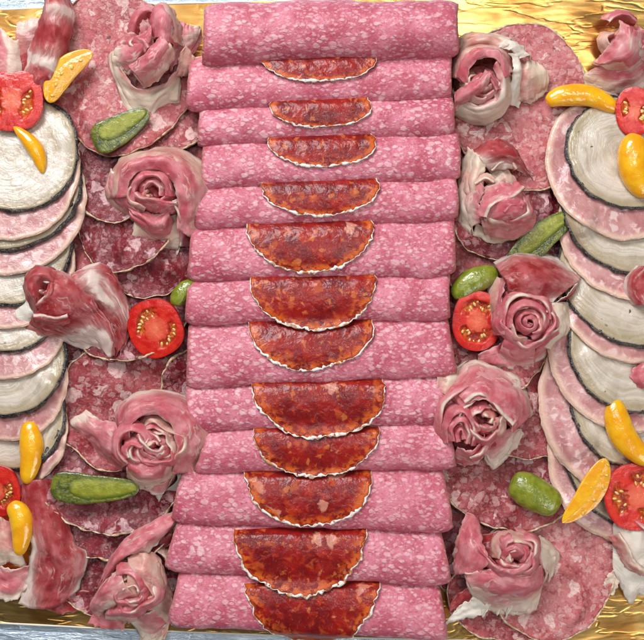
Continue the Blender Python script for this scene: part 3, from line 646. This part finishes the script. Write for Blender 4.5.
# ---------------------------------------------------------------- prosciutto rosettes and folded dried ham
def parse(s):
    r = []
    for q in s.split():
        v = [float(k) for k in q.split(',')]; r.append(v+[0.0]*(4-len(v)))
    return r
def cat1(P, n):
    """Catmull-Rom through P, n+1 samples evenly spaced by length"""
    P = [np.array(p) for p in P]; Q = [2*P[0]-P[1]]+P+[2*P[-1]-P[-2]]; out = []
    for i in range(1, len(Q)-2):
        for k in range(12):
            u = k/12; p0, p1, p2, p3 = Q[i-1:i+3]; out.append(.5*((2*p1)+(p2-p0)*u+(2*p0-5*p1+4*p2-p3)*u*u+(3*p1-p0-3*p2+p3)*u**3))
    out.append(Q[-2]); out = np.array(out); d = np.concatenate([[0], np.cumsum(np.linalg.norm(np.diff(out[:, :3], axis=0), axis=1))])
    t = np.linspace(0, d[-1], n+1); return np.stack([np.interp(t, d, out[:, k]) for k in range(4)], 1), d[-1]
class Rose:
    def __init__(s, cx, cy, label, seed, name='prosciutto_rosette', cat='ham rosette', group='prosciutto rosettes', mat='rosy', base=None, part='petal', rag=1.0, fill=None):
        s.gz = ground(cx, cy, 26)*.85 if base is None else base; s.cx, s.cy = cx, cy; X, Y = persp(cx, cy, s.gz+22)
        s.root = thing(name, X, Y, s.gz, label, cat, group); s.seed = seed; s.mat = mat; s.k = 0; s.part = part; s.rag = rag
        if fill:
            x, y, q, z = fill; s.g(*[' '.join('%.1f,%.1f,%.1f' % (x+q*u, y+q*v*(1-.25*u*u), z-9*(u*u+v*v)) for u in (-1, -.5, 0, .5, 1)) for v in (-1, -.5, 0, .5, 1)], mat='deep', part='inner_fold')
    def mesh(s, A, mat, len_u, len_v, part=None, th=.75):
        nv, nu = A.shape[0]-1, A.shape[1]-1; V, F, uv, fat = [], [], [], []; sd = s.seed*13+s.k*5; s.k += 1
        for j in range(nv+1):
            for i in range(nu+1):
                x, y, z, f = A[j, i]; e = min(1, min(i, nu-i)/5+.25)
                r = .55 if 0 < j < nv else s.rag*1.3
                x += 1.5*nz3(x, y, z, 15, sd)+r*nz3(x, y, z, 4.5, sd+1)+.4*r*nz3(x, y, z, 2, sd+6); y += 1.5*nz3(x, y, z, 15, sd+2)+r*nz3(x, y, z, 4.5, sd+3)+.4*r*nz3(x, y, z, 2, sd+7)
                ev = max(0, (abs(2*j/nv-1)-.45)/.55)**1.5; ru = nz3(i*1.0, j*.25, s.k, 6.5, sd+8)
                z += 2.6*nz3(x, y, j*2, 11, sd+4)+.6*nz3(x, y, j, 4, sd+5)+3.6*s.rag*ev*ru; x += 1.8*ev*nz3(i*1.0, 3, s.k, 5, sd+9); y += 1.8*ev*nz3(i*1.0, 8, s.k, 5, sd+10)
                V.append((x-s.cx, y-s.cy, z)); uv.append((i/nu*len_u/100+s.k*1.7, j/nv*len_v/100+s.seed*.37)); fat.append(min(1, max(0, f+(.42 if j in (0, nv) else 0))))
        for j in range(nv):
            for i in range(nu): a = j*(nu+1)+i; F.append((a, a+1, a+nu+2, a+nu+1))
        link(part or s.part, V, F, mat or s.mat, s.root, attrs={'fat': fat}, uv=uv, solid=th)
    def g(s, *rows, mat=None, part=None, th=.75, nu=46, dbl=True):
        rr = []; L = 0
        for r in rows: a, l = cat1(parse(r) if isinstance(r, str) else r, nu); rr.append(a); L = max(L, l)
        rr = np.array(rr); cols = []; W = 0
        if dbl and len(rows) > 2 and mat != 'fat' and s.part == 'petal' and part is None:   # the ham is folded double: a second layer just under the first
            lo = rr.copy(); ctr = np.array([s.cx, s.cy]); d = lo[:, :, :2]-ctr; d /= np.linalg.norm(d, axis=2)[:, :, None]+6
            lo[:, :, :2] += d*np.linspace(.5, 5.5, len(rows))[:, None, None]; lo[:, :, 2] = np.maximum(lo[:, :, 2]-4.5, 1); lo[-1, :, 3] = np.clip(lo[-1, :, 3]+.3, 0, 1)
            s.g(*[list(map(list, q[::5])) for q in lo], mat='peach' if mat != 'deep' and s.k % 2 else mat, dbl=False)
        nv = max(10, 8*(len(rows)-1))
        for i in range(nu+1): a, l = cat1(list(rr[:, i]), nv); cols.append(a); W = max(W, l)
        s.mesh(np.array(cols).transpose(1, 0, 2), mat, L, W, part, th)
    def frill(s, crest, cx, cy, w, drop, inner=16, fin_=0, fout=0, mat=None, part='fold', nu=60):
        c, L = cat1(parse(crest) if isinstance(crest, str) else crest, nu); n = len(c); rows = []
        prof = [(-.24, -1.0, 0), (-.16, -.5, 0), (-.07, -.10, .6), (0, 0, 1)]
        tan = np.gradient(c[:, :2], axis=0); tan /= np.linalg.norm(tan, axis=1)[:, None]+1e-9; nn = np.stack([-tan[:, 1], tan[:, 0]], 1)
        sg = np.sign(np.sum(nn*(c[:, :2]-np.array([cx, cy])), axis=1)); sg = np.where(np.sum(sg) >= 0, 1, -1); nn = nn*sg
        k = np.linspace(0, 1, n); endz = np.minimum(1, np.minimum(k, 1-k)*9+.3)
        for (o, dz, f) in prof: rows.append(np.concatenate([c[:, :2]+nn*o*8, (c[:, 2]+dz*inner)[:, None], (c[:, 3]*f+fin_*f)[:, None]], 1))
        for (o, dz, f) in [(.10, -.05, .5), (.38, -.22, .1), (.70, -.5, .2), (.92, -.8, .8), (1.0, -1.0, 1)]:
            rows.append(np.concatenate([c[:, :2]+nn*o*w, (c[:, 2]+dz*drop)[:, None], (c[:, 3]*(1 if f == .5 else 0)+fout*f)[:, None]], 1))
        rr = np.array(rows); cols = []
        for i in range(n): a, l = cat1(list(rr[:, i]), 26); cols.append(a)
        s.mesh(np.array(cols).transpose(1, 0, 2), mat, L, w+inner, part)
    def spiral(s, x, y, r, turns, z, rot=0, sq=.85, w=5, mat=None, fat=.3):
        P = []
        n = int(turns*9); rnd = random.Random(s.seed)
        for i in range(n+1):
            t = i/n; a = R(rot)+t*turns*2*math.pi; q = (.10+.90*t)*r*(1+rnd.uniform(-.10, .10))
            P.append([x+q*math.cos(a), y+q*math.sin(a)*sq, z+3*(1-t)+rnd.uniform(-1.5, 1.5), max(0, rnd.uniform(-.5, .5)*2*fat)])
        s.frill(P, x, y, w, 12, 14, mat=mat, part='heart', nu=int(46*turns))
def rings(s, x, y, r0, r1, n, z=42, sq=.85, w=7, a0=0):
    rnd = random.Random(s.seed*7+1)
    for i in range(n):
        q = r0+(r1-r0)*i/max(1, n-1); a = a0+i*2.3+rnd.uniform(-.3, .3); sp = rnd.uniform(2.4, 3.8); P = []
        for k in range(8):
            t = a+sp*k/7; qq = q*(1+.13*math.sin(k*1.9+i)+rnd.uniform(-.06, .06)); P.append([x+qq*math.cos(t), y+qq*math.sin(t)*sq, z-4*i/n+1.5*math.sin(k*1.3+i)-(5 if k in (0, 7) else 0), max(0, rnd.uniform(-.5, .9))])
        s.frill(P, x, y, w, 16, 15, mat=('peach', None, None)[i % 3], fout=.1, part='fold', nu=44)
Rose.rings = rings
r = Rose(150, 55, 'pink rosette with wide white fat edge at the top left, beside the topmost pink roll', 1, fill=(153, 52, 20, 24))
r.g('118,46,16 122,66,18 134,84,16 148,86,14 164,80,16 176,68,14', '111,52,14,.8 115,70,12,1 127,90,10,1 144,97,12,1 160,92,14,1 178,76,10,.6', '113,62,5,1 119,80,4,1 128,102,3,1 147,109,3,1 157,96,7,1 176,96,4,1', mat='peach')
r.g('153,30,38 142,38,34 130,44,28 116,46,18,.6', '154,40,42 143,50,40 132,57,34 114,55,20,.9', '154,52,32 144,62,32 134,70,26 118,68,14,.9')
r.g('148,18,26 151,30,32 153,42,32', '157,9,32 161,24,44 162,42,44', '165,9,32 171,26,42 171,46,42', '170,13,14 177,30,24 177,48,24')
r.g('164,41,42 152,54,43 140,62,38 131,68,30', '170,48,46 158,62,47 147,71,42 138,76,34,.2', '172,57,34 162,71,36 152,80,30 144,84,24')
r.frill('135,33,26 138,22,32 146,15,34 154,15,32', 144, 28, 9, 18)
r.g('176,18,14 186,24,16 198,25,10,.8', '173,42,22 183,38,20,.4 197,34,10,.6', '168,70,12 178,60,16 190,46,8')
r.g('178,58,22 186,46,24 194,60,14', '173,74,10,.5 184,74,14 190,70,8,.6', mat='peach')
r.frill('137,40,38 146,45,43 152,52,44', 160, 30, 8, 12)
r.rings(148, 46, 6, 14, 3, 36, a0=2)
r = Rose(160, 192, 'large open pink rosette left of the fourth and fifth pink rolls', 2, fill=(155, 195, 24, 26))
r.g('136,212,14,.8 144,212,16,.3 160,218,16 180,210,16', '132,228,10,.9 144,230,12 158,234,12 180,230,12,.7', '127,245,4,.5 146,243,4 160,243,6 176,248,4,1', mat='peach')
r.g('130,198,30 134,182,37 148,173,40 164,174,40 176,186,40 178,204,36 176,228,24', '120,198,30 125,173,38 146,162,43 172,162,43 190,180,40 193,206,34,.3 186,234,20', '110,196,10 118,164,14 146,154,18,.2 178,154,18 203,172,18,.3 210,192,14,.5 198,240,8')
r.g('112,168,18,.6 122,180,26 132,198,30', '108,186,16 118,198,24 136,208,28', '112,204,6 130,214,10 144,216,14')
r.frill('136,202,34 139,188,40 147,179,44 158,178,44 166,186,42,.3 168,198,38', 153, 196, 9, 12)
r.frill('146,197,32 147,188,38,.4 154,184,40,.3 161,189,38,.4 162,197,36', 154, 197, 6, 10, 12)
r.frill('138,193,38,.3 146,199,41,.5 158,201,42,.2 168,203,40 178,203,38,.7', 154, 180, 10, 20)
r.g('128,204,20 144,212,24 160,214,24 170,208,26', '134,213,28 150,223,30 163,225,28,.2 170,214,26', '138,220,10 152,234,8,.5 166,234,8 174,222,10')
r.frill('174,202,36,.9 179,212,34,.6 180,228,24 178,244,10,.9', 165, 222, 9, 18)
r.rings(153, 193, 5, 20, 4, 38, a0=1)
r = Rose(72, 308, 'dark red cone shaped rosette with white fat band, over the left stack', 3, mat='deep')
r.g('13,308,8,1 22,298,12,1 34,300,12,.9', '16,318,12,1 28,314,16,1 40,314,18,.8', '24,328,5,.8 34,330,8,.4 44,328,10,.3', mat='fat')
r.g('24,322,8 32,326,10 42,326,10', '25,335,3,.3 32,337,4,.2 38,334,4', mat='rosy')
r.g('72,276,28 90,266,24,.6 104,264,15 116,284,10 126,308,7,.5', '78,288,36 92,286,33,.62 104,297,27,.62 115,304,19,.5 125,318,10,.4', '84,304,24 96,306,22 106,316,17 116,330,10 121,340,6', '92,318,10 102,326,10 108,338,8 112,350,5 109,357,3')
r.g('36,320,14 29,302,22 25,283,24 33,270,26 50,268,26 62,277,26', '42,308,34 38,296,41 37,285,43 43,277,43 53,277,43 62,288,38', '50,302,26 49,296,28 48,291,28 50,288,28 53,289,28 56,295,26')
r.g('52,271,26 70,276,35 84,289,33 98,306,26 112,330,15 111,354,5', '54,286,42 68,294,43 80,305,36 90,320,24,.1 101,338,13,.9 105,356,4,.8', '44,308,38 56,315,36 68,322,29 80,332,18,.8 92,340,10,1 98,347,4,1', '27,326,10 40,331,14 54,334,12 66,338,8,.8 78,344,4,1 90,343,3,1')
r.frill('38,315,37,1 48,314,41,.7 60,317,41,.5 71,314,38,1', 54, 300, 7, 10)
r.frill('40,306,38 47,300,43,.6 55,294,45,.2 56,284,44', 40, 290, 7, 9)
r.rings(48, 290, 4, 9, 2, 38)
r = Rose(152, 446, 'largest left rosette, wide round red petals and a pale trailing fat edge, beside ninth roll', 4, fill=(150, 448, 26, 26))
r.g('176,470,14,.6 192,460,16,.8 205,446,12,1', '174,484,10,.8 187,480,8,1 208,456,8,1', '154,494,7,1 160,509,4,1 178,504,4,1 200,478,4,1', mat='fat')
r.g('132,442,34 134,425,40 146,415,42 160,415,42 174,427,40 176,448,36 172,472,24', '123,438,28 129,413,38 147,404,42 167,404,40 189,418,36 198,444,29,.2 188,476,16,.4', '119,432,10 123,405,14 144,398,18,.8 168,397,16 198,416,15,.8 210,450,12,1 192,496,5,1')
r.g('122,438,30 117,424,28 101,421,20,.2 86,413,12,1', '127,460,32 109,445,30 93,431,20 70,424,8,.8', '124,470,14 104,456,12 88,444,6 78,434,3')
r.g('128,476,12 148,482,16 162,482,18 174,470,18', '136,482,18 150,494,12,.7 162,492,12,.4 174,476,14,.5')
r.g('128,456,32 146,460,36 160,456,36 170,448,34', '130,467,32 146,474,36,.3 161,469,36 172,456,34,.2', '130,478,12,.4 148,487,14,.8 166,480,14,.3 176,464,16')
r.frill('130,462,34,.6 123,452,39,.5 122,440,42 128,431,44 138,429,45 147,436,44 150,448,40', 138, 446, 8, 10, 12)
r.frill('142,432,44,.3 147,440,46,.8 153,447,46,.9 161,449,46,.6 166,444,44,.9', 160, 432, 5, 8)
r.frill('150,430,42 158,434,45,.7 163,440,45,.8', 165, 428, 5, 8)
r.frill('132,456,40,.8 130,448,42,.4 136,443,44 145,446,43', 138, 452, 6, 9, 10)
r.g('190,420,22,.9 198,412,20,.9 205,428,14,.9', '194,432,20,1 202,430,16,1 204,446,10,1', mat='fat')
r.rings(157, 446, 5, 25, 7, 43, a0=3, w=8)
r = Rose(135, 585, 'lowest left rosette, long drooping folds hanging over the front edge of the tray', 5, fill=(134, 588, 24, 24))
r.g('94,610,6 106,616,8 122,620,8', '85,628,3 104,632,3 122,634,3,.5')
r.g('174,513,18 152,523,26 134,533,28 116,551,26 103,574,18 97,594,10', '173,524,26 156,534,34 140,545,37 122,557,35 110,572,30 102,588,20', '162,537,22,.4 149,553,28,.8 130,554,30,.9 118,566,24,.7 108,581,20,.3 104,588,12')
r.g('150,541,18 162,538,22 176,533,14', '152,550,16,.5 164,549,16 174,544,10', mat='deep')
r.g('130,556,30 144,551,34 157,558,28 164,578,20,.2', '131,571,42 147,568,42 162,584,30 171,604,14,.5', '128,592,34 144,590,34 158,606,22,.4 166,622,8,.3', '128,610,12 142,616,10 152,624,8 161,632,3,.8', mat='peach')
r.g('104,586,26 112,575,33 124,566,36', '94,599,28 108,586,40 127,577,43,.5', '93,611,20 112,602,34,.6 134,588,40,.2', '103,618,4 120,608,10 140,598,18')
r.g('112,604,24 124,601,30 138,597,30', '107,612,26 122,610,34 138,608,32', '107,621,6 122,622,8 136,620,10')
r.g('122,618,10,.6 136,616,14,.4 150,612,20,.3 166,604,14', '134,631,5,.9 146,632,8,.4 158,628,8,.2 169,614,6', '138,641,2,1 148,644,2,.8 160,637,2')
r.frill('156,551,24,.6 164,559,22,.6 168,571,16,.5', 150, 566, 6, 12, mat='peach')
r.frill('120,572,42 132,570,45 142,580,45 142,598,38', 125, 590, 9, 12)
r.rings(134, 588, 7, 22, 5, 42, a0=3, w=8)
r = Rose(492, 80, 'peach and pink rosette with bold white fat band, at right end of second roll', 6, fill=(484, 84, 22, 18))
r.g('517,66,14,.4 528,60,18,1 541,62,10,1', '516,78,16 528,76,22,.3 547,72,12,1', '518,96,5,.3 530,97,8 546,86,5,.5', mat='peach')
r.g('456,74,12,.6 460,56,18,.4 478,48,26 500,52,30,.2', '454,66,10,.9 464,46,24,.3 484,41,34 508,46,32,1', '450,62,5,.5 460,40,10,.5 484,36,14 516,42,16,1', mat='peach')
r.g('496,50,34,1 508,53,33,1 519,60,28,1', '503,43,32,1 516,47,30,1 529,56,22,1', '508,39,18,1 521,44,16,1 531,60,12,1', mat='fat')
r.g('506,56,28,1 512,68,28,1 510,84,20,1 506,98,12,1', '515,55,28,1 520,70,26,1 517,88,18,1 512,102,8,1', '520,58,12,1 525,72,12,1 522,90,8,1 522,104,3,1', mat='fat')
r.g('466,88,32 470,70,40 482,62,44 494,66,43 500,82,38', '458,80,30 465,59,40 482,54,45 498,57,42 507,78,36', '454,76,10 460,52,18 482,48,22 503,51,22 513,76,18')
r.g('462,100,26,.3 476,106,30,.2 490,101,33,.2 497,88,36,.1 492,70,40', '460,105,24,.9 480,112,31,.9 497,104,35,.8 503,86,38,.8 495,66,43,.2', '458,108,8,.9 480,118,10,.9 502,109,16,.9 510,86,18,.8 502,62,24,.2')
r.g('464,98,26 478,104,30 490,98,32 494,86,34', '464,92,16 476,96,18 483,91,18 485,82,20', mat='deep')
r.g('484,74,38 476,82,38 464,88,34 455,92,26', '487,80,48 477,90,46 466,97,41 456,101,32', '485,92,26 476,98,28 467,103,26 459,106,20')
r.frill('484,78,44 490,86,45 494,94,42,.4', 478, 90, 6, 10)
r.frill('474,92,32 479,88,37 483,92,35', 479, 96, 4, 8)
r.rings(484, 86, 4, 16, 4, 40)
r = Rose(498, 195, 'compact rosette with bright magenta heart and a red flap above, above the slanting gherkin', 7, fill=(498, 195, 24, 20))
r.g('478,222,16,.8 494,232,18,.6 508,234,16,.4 524,228,12', '476,233,6,1 492,241,5,1 506,241,5,.6 522,238,4,.4', mat='peach')
r.g('492,166,14,.8 504,168,18,.5 516,178,16,.3', '492,186,16,.5 506,184,22,.4 522,190,16', mat='peach')
r.g('488,198,20 483,178,28,.8 488,160,24,.7', '475,216,22,.5 472,188,32,.4 479,156,28,.7', '464,208,8,.6 466,178,14,.2 473,148,10,.6', mat='peach')
r.g('484,222,24 479,206,32 485,190,34,.3', '474,224,18,.8 468,204,26,.5 472,180,28,.2', '478,236,5,.9 462,212,8,.8 465,188,10,.3')
r.g('474,150,16 490,141,22 506,141,22,.2 518,153,16', '480,161,30,.7 495,155,34 513,157,30 528,172,14', '492,173,16,.9 504,170,20,1 519,170,18,.5 536,180,5', mat='deep')
r.frill('492,171,24,1 500,164,28,.9 510,162,28,.8 516,170,24,.4', 504, 174, 5, 10, mat='peach')
r.g('480,190,26,.4 492,185,35,.2 506,185,36 519,191,28', '481,204,36,.2 496,199,46 512,197,46 530,205,28', '483,220,34,.4 498,216,46 515,215,45 533,219,24', '488,231,12,.3 500,233,18 516,234,16 529,231,8')
r.frill('484,218,44,.9 488,208,48,.8 500,202,50,.5 511,197,49,.6 520,190,44,.6', 510, 216, 9, 10)
r.frill('500,214,49 508,207,51 518,210,48', 509, 218, 6, 8, 8)
r.frill('474,186,34,.9 484,180,36,.8 492,184,37,1', 482, 196, 6, 12, mat='peach')
r.rings(508, 208, 7, 20, 4, 45, a0=1)
r = Rose(530, 312, 'rosette with broad dark red upper petal and thick white fat lobe, beside right stack', 8, fill=(527, 318, 26, 24))
r.g('482,354,5 500,344,10 514,338,12', '484,362,4,.3 502,362,6 528,356,6', '487,365,2,.8 506,368,2,.8 530,366,2,.4')
r.g('544,304,30,.1 547,326,30 542,346,20,.4', '557,303,28,1 562,326,26,1 552,349,14,1', '568,304,10,1 572,330,9,1 561,355,3,1', mat='peach')
r.g('500,304,28 504,286,30 512,274,26', '499,320,22 498,300,26 504,280,20,.3', '496,322,6 495,296,6,.4 499,276,5,.9')
r.g('508,297,28 520,301,36 534,304,36 552,303,28,.9', '506,284,36 520,280,44 540,279,42 563,292,26,.3', '501,272,20,.3 520,264,28,.2 548,269,26 578,283,17,.5', '500,267,5,.9 522,256,8,.9 552,261,8,.9 580,279,6,.3', mat='deep')
r.g('552,303,28,.8 563,297,26,.2 577,284,19,.6', '555,306,10,.3 567,302,10 577,292,8', mat='deep')
r.g('508,330,30 520,338,34 534,337,32', '504,344,24 517,350,28 535,349,24', '504,354,6,.7 518,360,6,.2 537,362,4,.4')
r.g('534,330,34 546,320,34,.2 550,306,30', '536,346,24 550,334,24 554,316,22', '534,360,5,.4 549,350,6,.5 556,330,8')
r.frill('504,334,32,.2 503,318,37 508,304,40,.7 518,297,43,.9 532,298,42,.2 543,306,40,.6 547,320,36', 525, 318, 9, 18)
r.frill('510,328,38 512,314,43 520,307,46,.3 532,308,45 540,316,43,.6 538,328,40 528,336,38', 526, 320, 8, 14)
r.spiral(527, 322, 12, 2.1, 43, 40, .9, 5)
r.rings(528, 322, 18, 25, 3, 40, a0=2)
r = Rose(482, 412, 'largest right rosette, smooth wide pink petals with white fat rim, by ninth roll', 9, fill=(476, 420, 30, 26))
r.g('450,450,16,.9 458,452,20,.3 468,456,16', '449,459,5,.9 460,464,6,.4 474,465,5,.8', mat='peach')
r.g('437,390,22 440,372,18,.2 447,364,10,.9', '446,395,28 454,380,24,.9 458,370,14,.5', '452,398,16 461,384,14 472,366,5,.9', mat='peach')
r.g('482,428,26 498,430,26 513,428,22', '484,442,14 500,446,12,.2 521,430,10,.9', '486,457,4,.9 498,465,3,1 524,432,4,1')
r.g('462,410,38 474,399,44,.3 490,402,44 505,419,38 511,431,30', '453,398,32,.2 474,386,40,.1 498,391,40 516,402,33 523,422,24', '449,387,16,.3 474,367,18,.2 500,376,16,.3 521,387,12,1 531,417,8,1')
r.frill('463,402,42,1 474,394,45,.9 486,398,46,.3 497,410,44,.7 509,424,38,.9', 480, 430, 11, 8)
r.frill('446,442,26 441,422,34 444,406,38,.8 454,395,40,.4 468,386,40', 465, 420, 9, 22)
r.g('456,446,30 470,449,34 480,439,34 483,426,32', '455,460,10 470,466,10,.3 483,459,10,.8 488,440,12')
r.frill('448,442,32 446,428,39 450,416,43 458,411,45 466,415,45 472,429,41,.6 470,444,34', 459, 432, 8, 16)
r.frill('453,438,38 452,427,43 457,420,45 463,421,45,.2 467,432,42,.8 465,442,38', 460, 434, 5, 8, 12)
r.frill('458,440,38 457,430,41 461,427,41,.3 462,438,39', 460, 434, 4, 6, 8)
r.frill('470,456,30,.8 480,450,33,.8 486,438,33', 468, 440, 7, 14)
r.rings(484, 418, 5, 24, 6, 43, a0=4, w=8)
r = Rose(500, 572, 'lowest right rosette with a tall pink sail and ragged white fringe over the salami', 10, fill=(505, 560, 26, 22))
r.g('478,598,10,.9 466,606,7,1 458,614,6,1', '486,606,8,1 474,614,6,1 450,624,4,1', '492,612,3,1 478,620,3,1 446,629,2,1', mat='fat', part='fat_strand')
r.g('456,600,4 470,590,8 484,594,8', '452,616,3 466,612,4 488,612,4,.6', mat='deep')
r.g('522,542,30 532,552,28 540,564,24', '530,540,24,.4 543,552,22,.7 547,576,14,.9', '540,543,8,.2 557,561,5,1 545,588,4,1', mat='peach')
r.g('455,576,12 457,550,20 463,528,20 469,516,10', '465,573,28 470,554,36 473,536,32 476,519,16', '480,569,36 486,558,40 483,544,34 481,526,12')
r.g('464,571,30,.3 484,567,38 504,569,38 526,569,34 541,567,22', '470,585,28,.6 488,586,34 508,586,34,.1 528,586,30 543,580,18', '478,599,12,1 492,603,14,.4 510,602,14,.4 530,600,12,.5 541,591,8,.3', '484,608,4,1 496,611,4,1 514,614,3,.8 531,614,3,1 538,602,3,.9')
r.frill('474,538,36,.3 482,552,41 494,563,44 508,567,45 520,562,44,.2 528,550,40,.3', 510, 545, 8, 10)
r.g('494,553,26 497,540,34 508,535,36 520,538,34 529,547,28', '499,555,40 504,547,46 512,545,47 520,549,44 525,555,34', '506,563,30 511,559,32 516,559,32 520,561,30 523,563,26')
r.frill('503,548,44 504,540,47,.3 510,537,48,.2', 514, 548, 7, 10)
for k, (x, y) in enumerate([(502, 610), (488, 614), (512, 613)]):
    r.g('%d,%d,8,1 %d,%d,5,1' % (x, y-8, x-4, y+2), '%d,%d,8,1 %d,%d,3,1' % (x+6, y-8, x-3, y+8), mat='fat', part='fat_strand', nu=14)
r.rings(512, 552, 6, 20, 5, 45, a0=2)
r = Rose(620, 54, 'pink rosette on bare gold foil in the top right corner', 11)
r.g('634,26,30 646,34,28 658,40,20', '636,60,26,.3 648,62,22 662,60,10')
r.g('597,66,18 612,62,28 628,54,32 642,44,28', '590,72,12,.8 612,74,20,.1 634,70,20 654,58,16', '595,80,4,1 612,89,4,1 636,90,4,.9 658,78,4,.8')
r.g('595,62,20 606,50,32 614,38,38 618,24,36', '603,66,32,.3 617,59,42 627,50,44,.5 630,34,42', '614,66,22 632,66,28 643,52,28 642,34,28')
r.frill('606,25,34,.9 613,19,38,.2 624,19,38 634,25,34', 620, 32, 8, 20)
r.frill('606,62,30 614,54,40 623,45,44,.5 624,32,44', 600, 44, 8, 8)
r.rings(626, 44, 6, 18, 4, 36)
r = Rose(632, 552, 'pale white fatty rosette at the right edge, below the largest red tomato half', 12, mat='peach')
r.g('617,572,8,.8 611,580,6,.8 607,588,3,.7', '626,580,6,.8 620,594,3,.8 616,598,2,.7')
r.g('616,522,14,.4 622,518,22,.2 634,523,26,.2 652,530,20', '615,545,12,1 626,540,22,1 640,546,24,1 656,545,16,1', '617,572,8,1 628,575,14,1 641,580,12,1 655,584,8,1', '622,583,3,.9 634,607,3,1 643,599,3,1 656,602,3,1', mat='fat')
r.frill('618,532,28,.6 628,548,30,1 634,562,28,1 648,572,22,1', 650, 548, 9, 14)
r.frill('634,521,28 644,530,32,.6 654,540,30', 632, 540, 8, 14, mat='rosy')
# folded dried ham
def flap(cx, cy, label, seed, mat='deep', **k):
    return Rose(cx, cy, label, seed, name='dried_ham_slice', cat='dried ham slice', group='folded dried ham slices', mat=mat, part='fold', **k)
r = flap(6, 54, 'pale fatty folded ham strip at the left edge above the tomato half', 20, mat='rosy', base=3)
r.g('-10,24,8 0,28,12,.3 8,36,14,.9 19,38,6,.9', '-10,50,10 0,52,13 10,54,14,1 19,56,6,1', '-10,84,8 0,84,10 8,84,10,1 17,84,5,1')
r = flap(26, 42, 'small dark red dried ham slice with a white corner, top left of tray', 21, base=3)
r.g('14,20,6,1 26,17,8,1 42,13,6', '11,40,6,.2 24,40,10,.3 40,40,10', '14,70,4 24,72,6 36,72,6')
r = flap(48, 46, 'rolled dark dried ham slice with white fat stripe, touching the seeded yellow tomato wedge', 22, base=6)
r.g('42,-8,6 41,6,10 34,30,12 29,46,12,.1 26,54,12,.7 20,82,8', '50,-8,20 50,2,25 49,8,26,.55 46,30,26 41,48,25,.2 37,60,24,.65 34,68,22,.1 28,88,16', '60,-8,20 61,4,25,.2 61,10,26,.6 59,30,26 56,52,25,.2 52,66,24,.65 49,74,22,.1 40,92,16', '67,-8,5 70,6,8,.3 72,12,8,.9 69,30,10 63,56,10,.3 60,66,10,.6 52,100,6')
r = flap(48, 548, 'long dark dried ham flap at bottom left, between yellow tomato wedge and gherkin', 23, base=3)
r.g('18,486,10 21,515,13 29,545,14,.9 25,575,8,.8 14,608,2,1', '30,482,20 34,512,22 42,545,22,.3 42,575,14 33,612,4,.4', '42,481,20 48,510,22 58,545,22 62,575,14 54,609,4', '51,482,8 59,508,8 72,545,10 84,560,8,.4 74,594,3,.7')
r = flap(62, 606, 'thin see through red ham scrap on gold foil at bottom left', 24, base=0)
r.g('38,596,2 62,594,3 88,596,2', '34,612,1 60,618,1 84,612,1', th=.8)
r = flap(4, 562, 'crumpled pale ham at the left edge, under the bottom yellow tomato wedge', 25, mat='peach', base=3)
r.g('-14,562,6 8,572,10,.2 27,566,8', '-14,585,5,.2 8,588,6 28,580,4,.9', '-14,600,3,.9 6,605,3,.9 22,592,2,.9', mat='rosy')
r.g('-14,518,8 0,520,14 12,526,8', '-14,545,14,.2 4,545,20,.3 17,552,10,.3', '-14,570,8,1 6,566,10,1 22,570,5,1')
r = flap(646, 288, 'dark red rolled dried ham end on the right stack, at the frame edge', 26)
r.g('640,266,4,.9 630,276,6,.8 628,290,6,.9 636,304,4,.8', '646,266,16,.1 636,278,18 635,290,18 642,304,16', '658,266,18 648,280,20 648,292,20 656,306,18')
r = flap(646, 378, 'small pink ham curl on the right stack at the frame edge', 27, mat='rosy')
r.g('644,364,4 636,370,5 635,380,5 643,388,4', '650,364,12 642,371,14 642,380,14 650,388,12', '660,366,14 652,374,14 652,380,14 660,388,12')
